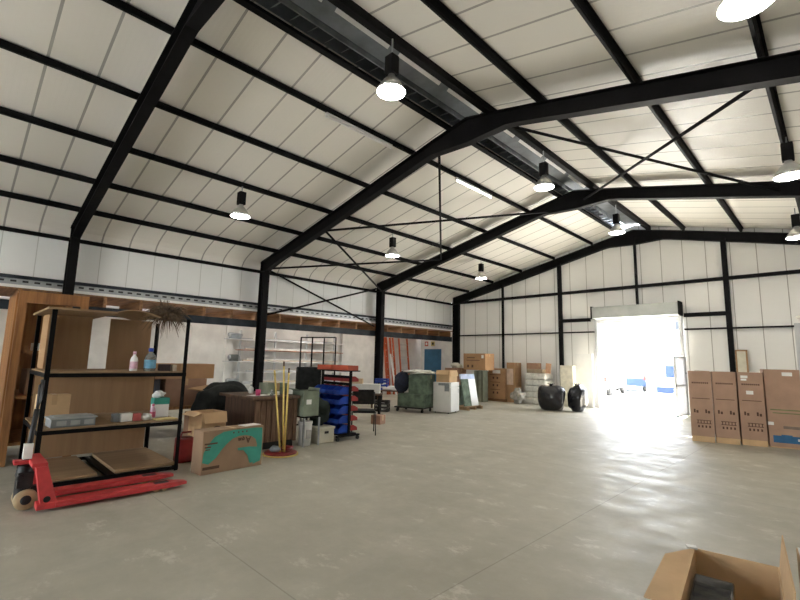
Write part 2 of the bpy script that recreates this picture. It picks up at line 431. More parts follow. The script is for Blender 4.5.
rail([(-3.36, XR-.26)], 2.62, .045, 'thin black rail on the end wall between the roller door and the far corner')
rail([(-7.27, -6.24)], 3.06, .12, 'short thick rail joining the shutter box to the post behind the bin bags')
rail([(-3.35, -2.28)], 3.06, .12, 'short thick rail joining the shutter box to the post behind the tall cartons')

# ------------------------------------------------------------------ storage deck on the long wall
m = M(); x = XL-.12
m.box(x-.05, x+.05, YB, YG-.1, 2.36, 2.372); m.box(x-.05, x+.05, YB, YG-.1, 2.55, 2.562); m.box(x-.03, x-.02, YB, YG-.1, 2.37, 2.56); m.box(x+.035, x+.045, YB, YG-.1, 2.36, 2.56)
struct(m.build('trim_1', STEELB)); bpy.data.objects['trim_1']['label'] = 'dark steel edge beam carrying the timber storage deck'
yj = YB+.3
k = 0
while yj < YG-.2:
    o = M().box(WO+.02, XL-.04, yj-.035, yj+.035, 2.565, 2.80).build('deck_joist', WOODJ)
    tag(o, 'brown timber joist under the storage deck, resting on the steel edge beam', 'joist', 'deck joists')
    yj += .78; k += 1
m = M()
xx = WO+.02
while xx < XL-.1:
    m.box(xx, xx+.19, YB, YG-.1, 2.80, 2.83); xx += .2
tag(m.build('deck_boards', WOODJ), 'brown boarding of the storage deck lying on its joists', 'deck')
m = M().box(XL-.13, XL-.03, YB, YG-.1, 2.832, 2.85); m.box(XL-.035, XL-.025, YB, YG-.1, 2.832, 2.895)
r = root('deck_edging', 'slotted pale metal edging with dark top rail along the storage deck', 'edging', (0,0,0))
m.build('flange', WHITEP, r)
M().box(XL-.09, XL-.08, YB, YG-.1, 2.85, 3.03).build('web', GALV, r)
m = M(); yy = YB+.1
while yy < YG-.2: m.box(XL-.081, XL-.074, yy, yy+.10, 2.955, 2.995); yy += .2
m.build('groove', BLACKP, r)['kind'] = 'stuff'
M().box(XL-.12, XL-.03, YB, YG-.1, 3.03, 3.10).build('top_rail', STEELB, r)

# ------------------------------------------------------------------ roller door
r = root('roller_shutter', 'open roller shutter with grey box above the bright doorway', 'roller door')
m = M().box(-6.03, -3.42, YG-.44, YG-.02, 3.06, 3.45); m.build('shutter_box', GREYS, r, bevel=.01)
m = M(); m.box(-3.42, -3.38, YG-.46, YG-.02, 3.04, 3.48); m.build('end_plate', STEEL, r)
m = M(); m.box(-6.07, -6.03, YG-.46, YG-.02, 3.04, 3.48); m.build('end_plate', STEEL, r)
for xa, xb in ((-6.06, -5.97), (-3.50, -3.40)):
    m = M(); m.box(xa, xb, YG-.14, YG-.12, 0, 3.06); m.box(xa, xb, YG-.05, YG-.03, 0, 3.06); m.box(xa if xa < -5 else xb-.01, xa+.01 if xa < -5 else xb, YG-.14, YG-.03, 0, 3.06)
    m.build('guide_rail', GREYL, r)
m = M()
for k in range(2): m.box(-5.97, -3.50, YG-.10, YG-.08, 2.93+k*.065, 2.985+k*.065)
m.box(-5.97, -3.50, YG-.105, YG-.07, 2.88, 2.925); m.build('curtain_bottom', GREYL, r)
m = M().lathe([(.03, 0), (.03, .05)], (-3.35, YG-.3, 1.25), axis='Z'); m.tube([(-3.36, YG-.25, 3.05), (-3.36, YG-.25, 1.0)], .006); m.build('pull_chain', GALV, r)
# narrow white gate leaf, open inwards
r = root('gate_leaf', 'narrow white metal gate leaf standing open beside the doorway', 'gate', (-3.36, 14.45, 0), 0)
m = M(); L = 1.33
m.box(-.02, .02, 0, .05, .06, 1.76); m.box(-.02, .02, L-.05, L, .06, 1.76)
for z in (.06, .9, 1.71): m.box(-.02, .02, 0, L, z, z+.05)
m.build('frame', WHITEP, r); M().box(-.006, .006, .05, L-.05, .1, 1.72).build('panel', mat('milky sheet', (.85,.84,.85), .5, trans=.7), r)
m = M().tube([(0, .03, 0), (0, .03, .06)], .012); m.tube([(0, L-.03, 0), (0, L-.03, .06)], .012); m.build('drop_bolt', GALV, r)

# ------------------------------------------------------------------ lights
def highbay(x, y, zl, label):
    zt = zl+.62
    r = root('high_bay_lamp', label, 'lamp', (x, y, zt), 0, 'high bay lamps')
    M().tube([(0,0,rt(x)-zt+.01), (0,0,-.14)], .012, 8).build('hanger', GALV, r)
    M().box(-.075, .075, -.07, .07, -.34, -.06).build('gear_box', STEEL, r, bevel=.008)
    s = M(); pr = [(.045, -.34), (.06, -.38), (.11, -.43), (.17, -.52), (.20, -.60), (.205, -.605), (.175, -.525), (.115, -.435), (.05, -.375)]
    s.lathe(pr, n=28, cap=False); s.build('reflector', ALU, r)
    g = M(); g.lathe([(.196, -.600), (.15, -.612), (.08, -.62), (.004, -.622)], n=24); g.build('lens', LAMP, r)
    return r
LAMP = emit('lamp glow', (1, .96, .88), 50)
LAMPS = [(-4.13, 3.88, 5.13, 'lit high bay lamp under the ridge, nearest of the ridge row'),
         (-4.15, 8.40, 5.13, 'lit high bay lamp under the ridge between the two middle frames'),
         (-4.17, 12.75, 5.13, 'lit high bay lamp under the ridge just before the end wall'),
         (-8.90, 4.02, 4.43, 'lit high bay lamp hanging above the rack side, nearest to the rack'),
         (-8.92, 8.60, 4.42, 'lit high bay lamp over the bin rack between the two middle frames'),
         (-8.92, 13.05, 4.42, 'lit high bay lamp over the stacked cartons before the end wall'),
         (-.33, 8.90, 4.43, 'lit high bay lamp beside the crossed rods near the far frame'),
         (-.31, 4.26, 4.41, 'lit high bay lamp cut by the upper picture edge over the open floor'),
         (-.47, 13.25, 4.42, 'lit high bay lamp above the tall cartons by the door')]
LH = [highbay(*a) for a in LAMPS]
def tube_light(y0, y1, x, lit, lab):
    r = root('fluorescent_batten', lab, 'lamp', (x, y0, rt(x)+.0))
    L = y1-y0
    M().box(-.03, .03, 0, L, -.045, 0).build('housing', WHITEP, r)
    M().tube([(0, .02, -.065), (0, L-.02, -.065)], .016, 10).build('tube', lit, r)
    for yy in (0, L-.02): M().box(-.02, .02, yy, yy+.02, -.09, -.045).build('lamp_holder', WHITEP, r)
FILL_DECK = emit('deck fill glow', (1, .95, .88), 36)  # glow of the added fill lights under the deck
TUBE_ON = emit('tube glow', (1, .97, .9), 9)
tube_light(4.15, 5.75, -6.07, WHITEP, 'unlit fluorescent batten under the purlin before the middle frame')
tube_light(7.85, 9.35, -6.07, TUBE_ON, 'lit fluorescent batten under the purlin past the middle frame')

for k, yb in enumerate((4.9, 8.2, 11.6)):  # unseen lamps added behind the edge beam to brighten the lower wall
    r = root('deck_fill_light', 'added unseen fill batten under the deck joists, ' + ['behind the workbench', 'above the wall racking', 'before the orange ladders'][k], 'lamp', (-12.75, yb, 2.565), 0, 'added fill lights under the deck')
    M().box(-.03,.03,0,1.6,-.05,0).build('housing', WHITEP, r); M().tube([(0,.02,-.07),(0,1.58,-.07)], .018, 10).build('tube', FILL_DECK, r)

# ------------------------------------------------------------------ generic cartons
def print_on(face, parent, items, d):
    """dark print strips on a face: items (u, v, w, h, material)"""
    for i, (u, v, w, h, mt, nm) in enumerate(items):
        m = M()
        if face == '-Y': m.box(u-w/2, u+w/2, -d-.0015, -d, v-h/2, v+h/2)
        else: m.box(d, d+.0015, u-w/2, u+w/2, v-h/2, v+h/2)
        m.build(nm, mt, parent)
def carton(label, loc, size, rotz=0, m=None, group=None, cat='carton', prints=(), tape=True, name='carton', taper=0):
    """closed box with its origin at the centre of the base"""
    sx, sy, sz = size; m = m or CARD
    r = root(name, label, cat, loc, rotz, group)
    M().box(-sx/2, sx/2, -sy/2, sy/2, 0, sz).build('box_body', m, r, bevel=.006)
    if tape:
        t = M(); t.box(-sx/2-.001, sx/2+.001, -.025, .025, sz, sz+.0015); t.box(sx/2, sx/2+.0015, -.025, .025, sz-.12, sz+.001); t.box(-sx/2-.0015, -sx/2, -.025, .025, sz-.12, sz+.001)
        t.build('tape', TAPE, r)
    for p in prints: print_on(p[0], r, [p[2:]], p[1])
    return r
def open_carton(label, loc, size, rotz=0, m=None, flaps=((1,0,.2,110),), cat='carton', name='open_carton', th=.006, group=None):
    sx, sy, sz = size; m = m or CARD
    r = root(name, label, cat, loc, rotz, group)
    b = M(); b.box(-sx/2, sx/2, -sy/2, sy/2, 0, th)
    b.box(-sx/2, sx/2, -sy/2, -sy/2+th, 0, sz); b.box(-sx/2, sx/2, sy/2-th, sy/2, 0, sz)
    b.box(-sx/2, -sx/2+th, -sy/2+th, sy/2-th, 0, sz); b.box(sx/2-th, sx/2, -sy/2+th, sy/2-th, 0, sz)
    b.build('box_body', m, r)
    for dx, dy, L, ang in flaps:       # ang: 0 straight up, 90 outwards level, 150 hanging down
        a = math.radians(ang); f = M()
        w = (sy if dx else sx)/2-.004
        u = math.sin(a)*L; v = math.cos(a)*L
        if dx:
            X = dx*sx/2; f.add([(X,-w,sz),(X,w,sz),(X+dx*u,w-.01,sz+v),(X+dx*u,-w+.01,sz+v)], [(0,1,2,3)])
        else:
            Yy = dy*sy/2; f.add([(-w,Yy,sz),(w,Yy,sz),(w-.01,Yy+dy*u,sz+v),(-w+.01,Yy+dy*u,sz+v)], [(0,1,2,3)])
        o = f.build('flap', m, r); s = o.modifiers.new('thick', 'SOLIDIFY'); s.thickness = .005
    return r

# ------------------------------------------------------------------ pallet truck
r = root('pallet_truck', 'red hand pallet truck with black pump in front of the rack', 'pallet truck', (-5.40, .70, 0))
def fork(x):
    f = M()
    # channel section fork, tapered nose
    f.box(-.075, .075, .14, 1.16, .055, .085); f.box(-.075, -.066, .14, 1.16, .03, .055); f.box(.066, .075, .14, 1.16, .03, .055)
    f.add([(-.075,1.16,.085),(.075,1.16,.085),(.045,1.33,.065),(-.045,1.33,.065),(-.075,1.16,.03),(.075,1.16,.03),(.045,1.33,.035),(-.045,1.33,.035)],
          [(0,1,2,3),(7,6,5,4),(0,3,7,4),(1,5,6,2),(2,6,7,3),(0,4,5,1)])
    # heel: slanted plate rising to the yoke
    f.add([(-.070,.03,.06),(.070,.03,.06),(.070,.15,.084),(-.070,.15,.084),(-.06,-.04,.425),(.06,-.04,.425),(.06,.05,.425),(-.06,.05,.425)],
          [(0,1,2,3),(7,6,5,4),(0,4,5,1),(3,2,6,7),(0,3,7,4),(1,5,6,2)])
    f.add([(-.075,.0,.03),(.075,.0,.03),(.075,.14,.03),(-.075,.14,.03),(-.075,.0,.085),(.075,.0,.085),(.075,.14,.085),(-.075,.14,.085)],
          [(3,2,1,0),(4,5,6,7),(0,1,5,4),(1,2,6,5),(2,3,7,6),(3,0,4,7)])
    o = f.build('fork', RED, r, (x, 0, 0), bevel=.005)
    for yy in (1.02, 1.10): M().lathe([(.034, -.05), (.034, .05)], (0, yy, .036), 14, 'X').build('load_roller', TAN, o)
    s = M(); s.box(-.045, .045, 1.0, 1.14, .0855, .087); s.build('roller_slot', BLACKP, o)
    M().lathe([(.028, -.002), (.028, .002)], (.074, .07, .12), 14, 'X').build('pivot_boss', BLACKP, o)
fork(0); fork(-.42)
m = M(); m.prism([(-.07, .415), (.05, .415), (.05, .45), (-.07, .45)], -.49, .068, 'YZ')
m.box(-.27, -.15, -.18, -.07, .415, .45); m.build('yoke', RED, r, bevel=.008)
m = M(); m.lathe([(.06, .10), (.06, .36), (.045, .40)], (-.21, -.09, 0), 16); m.box(-.28, -.14, -.14, -.02, .20, .34); m.tube([(-.30,-.12,.30), (-.12,-.12,.30)], .03)
m.box(-.25, -.17, -.03, .06, .12, .2); m.build('pump_unit', BLACKP, r, bevel=.004)
for xx in (-.30, -.155):
    w = M(); w.lathe([(.04, -.028), (.088, -.028), (.092, -.02), (.092, .02), (.088, .028), (.04, .028)], (xx, -.06, .092), 24, 'X'); o = w.build('steer_wheel', TAN, r)
    M().lathe([(.018, -.032), (.042, -.030), (.042, .030), (.018, .032)], (xx, -.06, .092), 16, 'X').build('hub', BLACKP, o)
h = M(); h.tube([(-.21, -.09, .38), (-.20, -.055, .92)], .022, 10); h.tube([(-.20, -.055, .90), (-.28, -.045, 1.02), (-.29, -.045, 1.14), (-.24, -.04, 1.19), (-.16, -.04, 1.19), (-.11, -.045, 1.14), (-.12, -.045, 1.02), (-.20, -.055, .90)], .014, 8)
h = h.build('handle', BLACKP, r); M().box(-.215, -.16, -.12, -.05, .46, .60).build('label_sticker', PAPER, h)

# ------------------------------------------------------------------ steel rack with plywood
r = root('storage_rack', 'black steel rack with plywood shelves and sheets beside the pallet truck', 'rack', (-7.5, .74, 0))
W, D = 1.30, 1.48
for x_, y_ in ((0,0),(W,0),(0,D),(W,D)):
    m = M(); sx = 1 if x_ == 0 else -1; sy = 1 if y_ == 0 else -1
    m.box(*sorted((x_, x_+sx*.045)), *sorted((y_, y_+sy*.006)), 0, 1.95); m.box(*sorted((x_, x_+sx*.006)), *sorted((y_, y_+sy*.045)), 0, 1.95)
    m.build('upright', STEEL, r)
for z in (.06, .62, 1.24):
    m = M(); m.box(0, W, -.004, .0, z-.045, z); m.box(0, W, D, D+.004, z-.045, z); m.box(-.004, 0, 0, D, z-.045, z); m.box(W, W+.004, 0, D, z-.045, z)
    m.box(.0, W, .70, .78, z-.03, z); m.build('shelf_frame', STEEL, r)
for z in (.62, 1.24):
    M().box(.01, W-.01, .01, .74, z+.001, z+.016).build('plywood_shelf', PLY, r)
    M().box(.01, W-.01, .745, D-.01, z+.001, z+.016).build('plywood_shelf', PLY, r)
M().box(.02, W-.03, .02, .60, .062, .09).build('base_board', PLY, r)
M().box(.02, W-.03, .78, D-.03, .062, .10).build('base_board', PLY, r)
M().box(-.05, W+.02, -.04, .62, 1.952, 1.975).build('top_sheet', PLY, r)
t = M(); n = 14       # warped right-hand top sheet
top = []; 
for i in range(n+1):
    u = i/n; top.append((.60+u*.56, 1.958+.07*math.sin(PI*u)*(1-u*.3)))
t.prism(top+[(p[0], p[1]+.012) for p in top[::-1]], -.02, 1.15, 'YZ'); t.build('top_sheet', PLY, r)
M().cbox((.35, .295, 1.605), (.014, .51, .69), (0, 0, 0)).build('upright_panel', PLYZ, r)
M().cbox((.35, 1.02, 1.605), (.014, .52, .69), (0, 0, 0)).build('upright_panel', PLYZ, r)
M().cbox((.12, .75, .93), (.014, 1.40, .56), (0, 0, 0)).build('back_panel', PLYZ, r)
M().cbox((.12, .72, .35), (.014, 1.34, .46), (0, 0, 0)).build('back_panel', PLYZ, r)
M().cbox((.62, .03, 1.6), (.50, .012, .64), (0, 0, 0)).build('side_panel', PLYZ, r)

# things on the rack
def bottle(name, label, loc, h, rad, m, capm, cap_h=.04, cat='bottle', band=None):
    b = M().lathe([(rad*.9, 0), (rad, .01), (rad, h*.55), (rad*.8, h*.68), (rad*.36, h*.80), (rad*.36, h*.86)], n=18).build(name, m, loc=loc)
    tag(b, label, cat)
    M().lathe([(rad*.42, h*.85), (rad*.42, h)], n=14).build('cap', capm, b)
    if band: M().lathe([(rad*1.01, h*.12), (rad*1.01, h*.48)], n=18, cap=False).build('label_wrap', band, b)
    return b
bottle('squeeze_bottle', 'white and pink squeeze bottle on the middle rack shelf', (-6.5, 1.67, 1.256), .25, .045, WHITEP, PINKL, band=PINKL)
bottle('spray_bottle', 'clear bottle with blue cap on the middle rack shelf', (-6.5, 1.86, 1.256), .30, .07, CLEAR, BLUE, band=BLUEL)
carton('small dark box beside the blue capped bottle on the rack', (-6.5, 2.04, 1.256), (.10, .13, .09), .1, mat('dark box', (.05, .03, .03), .7), tape=False)
carton('small pale box at the end of the middle rack shelf', (-6.5, 2.16, 1.256), (.10, .05, .085), 0, mat('pale box', (.62, .52, .40), .7), tape=False)
carton('pale brown carton standing on the lower rack shelf', (-6.85, .93, .636), (.16, .32, .33), .05, CARD2)
r = root('plastic_tray', 'grey plastic tray box on the lower rack shelf', 'tray', (-6.42, 1.06, .636), .06)
m = M(); m.box(-.14,.14,-.21,.21,0,.012); m.box(-.14,.14,-.21,-.20,0,.09); m.box(-.14,.14,.20,.21,0,.09); m.box(-.14,-.13,-.21,.21,0,.09); m.box(.13,.14,-.21,.21,0,.09); m.build('tray_body', GREYP, r)
m = M(); m.box(-.155,.155,-.225,.225,.09,.105); m.box(-.12,.12,-.18,.18,.105,.115); m.build('lid', mat('pale grey plastic', (.42,.45,.46), .4), r)
for k in range(3): M().box(.14,.146,-.16+k*.13,-.07+k*.13,.02,.07).build('side_rib', mat('pale grey plastic', (.42,.45,.46), .4), r)
carton('small white box on the lower rack shelf beside a red one', (-6.42, 1.62, .636), (.09, .13, .10), .1, PAPER, tape=False)
carton('small dark grey box at the end of the white box on the lower shelf', (-6.43, 1.51, .636), (.09, .07, .10), .1, GREYP, tape=False)
carton('small red box on the lower rack shelf beside the white one', (-6.42, 1.74, .636), (.08, .09, .09), .05, mat('faded red card', (.55, .12, .12), .7), tape=False)
tag(M().blob((0,0,.035), (.06,.07,.04), 3, .3, 3).build('crumpled_bag', WRAP, loc=(-6.42, 1.86, .636)), 'crumpled white bag lying on the lower rack shelf', 'bag')
bottle('lotion_bottle', 'small pink bottle on the lower rack shelf', (-6.5, 1.95, .636), .19, .035, PINKL, mat('rose cap', (.6,.1,.2), .5), band=mat('rose cap', (.6,.1,.2), .5))
o = carton('teal topped white carton standing on the lower rack shelf', (-6.66, 2.08, .636), (.14, .19, .25), 0, PAPER, tape=False)
M().box(-.073, .073, -.098, .098, .17, .252).build('teal_band', TEAL, o)
tag(M().blob((0,0,.05), (.05,.07,.05), 8, .3, 3).build('crumpled_cloth', PAPER, loc=(-6.66, 2.05, .888)), 'crumpled white cloth on top of the teal topped carton', 'cloth')
tag(M().cbox((0,0,.006), (.16,.26,.012), (0,0,.1)).build('paper_pad', mat('yellow paper', (.72,.56,.24), .7), loc=(-6.36, 2.06, .636)), 'yellow paper pad lying flat on the lower rack shelf', 'paper')
# dry straw tuft on top corner
r = root('straw_bundle', 'shaggy dry brown straw bundle on the top corner of the rack', 'straw bundle', (-6.55, 2.02, 1.975))
M().blob((0, 0, .05), (.13, .15, .10), 5, .35, 3, flat=.8).build('core', STRAW, r)
m = M(); rnd = random.Random(4)
for i in range(260):
    d = Vector((rnd.gauss(0,1), rnd.gauss(0,1), rnd.gauss(-.15,.6))).normalized(); L = rnd.uniform(.14, .27)
    p = Vector((d.x*.08, d.y*.09, .06+d.z*.05)); q = p+d*L*.6; e = q+Vector((d.x, d.y, d.z-.9))*L*.35
    m.tube([p, q, e], [.006, .004, .001], 4, False)
m.build('strands', STRAW, r)

# tall timber cabinet behind the rack
r = root('timber_shelving', 'tall brown timber shelving frame standing behind the black rack', 'shelving', (-9.1, .55, 0))
Wd, Dd, H = 1.36, .78, 2.26
for x_, y_ in ((0,0),(Wd-.07,0),(0,Dd-.09),(Wd-.07,Dd-.09)): M().box(x_, x_+.07, y_, y_+.09, 0, H).build('post', WOODY, r)
for z in (.25, .85, 1.45): M().box(.0, Wd-.02, .01, Dd-.01, z, z+.04).build('shelf', WOODY, r)
M().box(0, Wd, 0, Dd, H, H+.03).build('top_board', WOODY, r)
M().box(Wd-.06, Wd, .09, Dd-.09, H-.13, H).build('top_rail', WOODY, r)
m = M()
for k in range(9): m.box(.08+k*.135, .08+k*.135+.125, -.02, 0, .0 if k % 3 else .25, H)
m.build('side_boards', WOODY, r)
M().box(.0, .02, .02, Dd-.02, .25, H).build('back_board', WOODY, r)
carton('white box on the timber shelving behind the rack', (-8.0, .95, 1.492), (.3, .35, .10), 0, PAPER, tape=False)
carton('brown carton low in the timber shelving', (-8.15, .95, .892), (.42, .42, .34), .05, CARD3)
o = M().cbox((0,0,0), (.06, .10, 1.7), (.10, .30, 0)).build('leaning_plank', WOODY, loc=(-7.9, .28, .815)); tag(o, 'short brown plank leaning beside the timber shelving', 'plank')

# ------------------------------------------------------------------ red can, teal carton, open carton
r = root('fuel_can', 'dark red jerrycan on the floor behind the rack corner', 'jerrycan', (-6.62, 2.46, 0))
M().box(-.09, .09, -.14, .14, 0, .34).build('can_body', DKRED, r, bevel=.03)
m = M(); m.tube([(0,-.09,.33), (0,-.07,.40), (0,.05,.40), (0,.07,.33)], .014, 8); m.build('handle', DKRED, r)
M().lathe([(.03,.33),(.03,.39)], (0,.11,0), 12).build('cap', BLACKP, r)

AQ = root('printed_carton', 'large flat brown carton with upside-down teal print by the workbench', 'carton', (-5.89, 2.74, 0), math.radians(5))
sx, sy, sz = .26, .86, .53
M().box(-sx/2, sx/2, -sy/2, sy/2, 0, sz).build('box_body', mat('dull cardboard', (.33,.215,.135), .85, 0, .08, 3), AQ, bevel=.006)
def patch(pts, m, nm, d=.0015):
    g = M(); g.prism(pts, sx/2, sx/2+d, 'YZ'); g.build(nm, m, AQ)
# teal arch print: outer sweep and centre tongue
arc = lambda cx, cz, rx, rz, a0, a1, n=14: [(cx+rx*math.cos(math.radians(a0+(a1-a0)*i/n)), cz+rz*math.sin(math.radians(a0+(a1-a0)*i/n))) for i in range(n+1)]
outer = [(-.39, .10)] + [(-.39, .34)] + [(-.22, .50), (.40, .50), (.40, .04), (.20, .04)]
inner = [(.20, .10)] + arc(.10, .18, .22, .22, -10, 160) + [(-.32, .10)]
g = M()
# strip mesh between outer and inner boundaries
o_pts = [(.28,.03),(.40,.06),(.415,.20),(.415,.35),(.41,.50),(.30,.51),(.15,.51),(-.02,.51),(-.16,.50),(-.28,.45),(-.36,.36),(-.41,.27),(-.42,.15)]
i_pts = [(.30,.06),(.31,.09),(.33,.18),(.34,.28),(.31,.36),(.25,.40),(.16,.425),(.06,.425),(-.03,.40),(-.11,.34),(-.18,.27),(-.24,.19),(-.34,.12)]
vs = [(sx/2+.0012, y_, z_) for y_, z_ in o_pts]+[(sx/2+.0012, y_, z_) for y_, z_ in i_pts]; k = len(o_pts)
g.add(vs, [(i, i+1, k+i+1, k+i) for i in range(k-1)]); g.build('teal_print', TEAL, AQ)
g = M(); t_pts = [(.05,.27),(.22,.27),(.36,.25),(.36,.06),(.24,.05),(.20,.16),(.14,.23),(.06,.24)]
g.add([(sx/2+.0014, a_, b_) for a_, b_ in t_pts], [tuple(range(len(t_pts)))]); g.build('teal_print', TEAL, AQ)
text('A', .11, INK, AQ, 'lettering', (sx/2+.001, .20, .365), (PI/2, PI, PI/2))
text('qua', .07, INK, AQ, 'lettering', (sx/2+.001, .10, .375), (PI/2, PI, PI/2))
for (y_, z_, w_, h_, mt) in ((-.30,.075,.22,.035,INK),(-.32,.37,.17,.02,INK),(-.36,.33,.08,.018,INK),(-.36,.30,.06,.014,INK),(-.02,.475,.02,.02,INK),(.05,.475,.02,.02,INK),(.11,.475,.02,.02,INK),(.17,.475,.02,.02,INK)):
    M().box(sx/2, sx/2+.0018, y_-w_/2, y_+w_/2, z_-h_/2, z_+h_/2).build('small_print', mt, AQ)
M().box(-sx/2, sx/2, -.025, .025, sz, sz+.0015).build('tape', TAPE, AQ)
tag(M().cbox((0,0,.004), (.16,.26,.006), (0,0,.2)).build('paper_sheet', PAPER, loc=(-5.90, 3.02, .532)), 'white paper sheet on top of the large teal printed carton', 'paper')
OC = open_carton('open brown carton with folded flap behind the teal printed carton', (-6.55, 2.70, .0), (.38, .36, .68), .1, CARD2, ((1,0,.15,160),(-1,0,.14,120),(0,-1,.12,110)))
o = M().lathe([(.045, 0), (.05, .004)], n=20).build('printed_mark', INK, OC, (.205, .04, .44), rot=(0, PI/2, 0)); o.scale = (1, 1.6, .3)
OC2 = carton('low brown carton on the floor behind the open carton', (-7.15, 2.88, 0), (.5, .40, .60), 0, CARD3)

# ------------------------------------------------------------------ back bench with cartons (behind the rack)
r = root('back_bench', 'long low timber bench behind the rack loaded with cartons', 'bench', (-9.2, 3.15, 0))
M().box(-.45, .45, -1.1, 1.1, .48, .53).build('bench_top', WOODY, r)
for x_ in (-.4, .34):
    for y_ in (-1.05, 1.0): M().box(x_, x_+.06, y_, y_+.06, 0, .48).build('leg', WOODY, r)
carton('long flat brown carton lying on top of the bench cartons', (-9.15, 3.1, 1.03), (.5, 1.25, .28), .03, CARD)
carton('brown carton under the long flat one on the bench', (-9.15, 3.22, .53), (.5, .75, .497), -.02, CARD3)
carton('dark carton beside the stacked bench cartons', (-9.2, 2.55, .53), (.45, .45, .497), 0, mat('dark blue card', (.10,.12,.16), .7))
open_carton('small open carton of odds on the front of the bench', (-8.8, 3.85, .53), (.32, .36, .24), .3, CARD2, ((1,0,.12,110),(0,1,.12,110)))
tag(M().cbox((0,0,0), (.5,.6,.02), (.1,.05,.3)).build('cardboard_sheet', CARD, loc=(-8.6, 3.55, .87)), 'loose brown cardboard sheet tilted over the bench cartons', 'cardboard')
bottle('spray_can', 'small pale can among the odds on the bench', (-8.78, 3.5, .53), .24, .04, CREAM, WHITEP, cat='can')
bottle('paint_tin', 'short white tin among the odds on the bench', (-8.76, 3.68, .53), .16, .05, PAPER, CREAM, cat='tin')

# dark jacket heap
r = root('dark_jacket', 'dark fabric jacket heaped over a seat behind the workbench', 'jacket', (-8.25, 3.62, 0))
M().blob((0,0,.60), (.38,.50,.42), 21, .18, 4).build('cloth', BLACKF, r)
m = M(); [m.tube([(a_, b_, 0), (a_*.6, b_*.6, .45)], .02, 8) for a_ in (-.2,.2) for b_ in (-.2,.2)]; m.build('seat_legs', BLACKP, r)

# ------------------------------------------------------------------ workbench
r = root('workbench', 'dark wooden counter bench with slatted front behind the teal printed carton', 'workbench', (-7.2, 3.8, 0))
m = M(); n = 12
pts = [(.66, -.46)]+[(.66+.05*math.sin(PI*i/n), -.46+i/n*.96) for i in range(1, n)]+[(.62, .50), (-.5, .50), (-.5, -.46)]
pts = [(a_, min(b_, .43)) for a_, b_ in pts]; m.prism(pts, .80, .845, 'XY'); m.build('worktop', WOODD, r, bevel=.006)
m = M().box(-.5, .55, -.34, .38, .14, .80); m.build('carcass', WOODD, r)
for i in range(7):
    y_ = -.33+i*.10; M().box(.55, .57, y_, y_+.088, .12, .77).build('front_slat', WOODS, r)
M().box(.555, .60, .37, .42, .10, .80).build('corner_post', WOODS, r)
m = M().box(-.45, .5, -.30, .42, 0, .14); m.build('plinth', BLACKP, r)
tag(M().lathe([(.035,0),(.042,.10),(.038,.10),(.032,.006)], n=18).build('pink_cup', PINK, loc=(-6.78, 3.58, .846)), 'bright pink cup on the workbench in front of the steel column', 'cup')
bottle('glass_jar', 'small clear jar on the workbench beside the pink cup', (-6.74, 3.80, .846), .09, .035, CLEAR, WHITEP, cat='jar')
tag(M().lathe([(.03,0),(.03,.06)], n=14).build('white_pot', WHITEP, loc=(-6.76, 3.93, .846)), 'little white pot on the workbench beside the yellow poles', 'pot')
tag(M().cbox((0,0,.003), (.22,.5,.004), (0,0,.1)).build('paper_strip', PAPER, loc=(-6.85, 3.72, .846)), 'white papers spread on the workbench top', 'paper')
bottle('white_bottle', 'white bottle standing at the far edge of the workbench', (-7.3, 3.72, .846), .15, .04, WHITEP, GREYP)
carton('grey green carton on the workbench behind the yellow poles', (-7.0, 3.98, .846), (.28, .40, .19), .05, CARDG)
r = root('pole_stand', 'round red tray with yellow rim standing on the floor before the workbench', 'tray', (-6.22, 3.72, 0))
M().lathe([(.18,0),(.245,.02),(.245,.04),(.05,.045)], n=28).build('tray_body', DKRED, r)
M().lathe([(.247,.0),(.268,.0),(.268,.018),(.247,.018),(.247,.0)], n=28, cap=False).build('rim', YELW, r)
M().blob((-.02,-.08,.09), (.10,.07,.045), 2, .25, 3).build('cloth', GREYP, r)
M().blob((.02,.09,.08), (.09,.09,.035), 6, .3, 3).build('rag', DKRED, r)
for i, (b_, t_, nm) in enumerate((((-6.15,3.67,.05), (-6.30,3.59,1.20), 'shortest yellow pole, leaning towards the printed carton'), ((-6.17,3.73,.05), (-6.18,3.67,1.34), 'tallest yellow pole with a brown tip, middle of the three'), ((-6.11,3.72,.05), (-6.11,3.72,1.24), 'pale yellow pole with dark tip, upright beside the other two'))):
    o = M().tube([b_, t_], .014, 8).build('wooden_pole', YELW); tag(o, nm, 'pole', 'yellow poles before the workbench')
    v = (Vector(t_)-Vector(b_)).normalized(); M().tube([Vector(t_), Vector(t_)+v*.07], .015, 8).build('tip', WOODD if i else YELW, o)

# steel stand with grey-green carton, bucket, chest
r = root('steel_stand', 'black steel stand holding the grey green carton', 'stand', (-6.76, 4.43, 0))
M().box(-.30, .30, -.16, .17, .47, .49).build('stand_top', STEEL, r)
for x_ in (-.30, .275):
    for y_ in (-.16, .145): M().box(x_, x_+.025, y_, y_+.025, 0, .47).build('leg', GALV, r)
o = open_carton('tall grey green carton with open flaps on the steel stand', (-6.68, 4.43, .49), (.36, .31, .42), 0, CARDG, ((0,-1,.17,75),(1,0,.0001,0),(0,1,.05,20)))
M().box(.18, .182, -.10, .0, .20, .28).build('label_sticker', PAPER, o)
r = root('white_bucket', 'white plastic bucket with lid on the floor beside the workbench', 'bucket', (-6.63, 4.415, 0))
M().lathe([(.10,0),(.115,.34),(.12,.35),(.12,.37)], n=26).build('bucket_body', WHITEP, r)
M().lathe([(.124,.365),(.124,.395),(.10,.398)], n=26).build('lid', WHITEP, r)
M().box(.104,.118,-.045,.045,.12,.26).build('label_sticker', mat('grey label', (.5,.5,.5), .6), r)
r = root('storage_chest', 'off-white plastic chest on the floor beside the wheeled bin rack', 'chest', (-6.74, 4.83, 0))
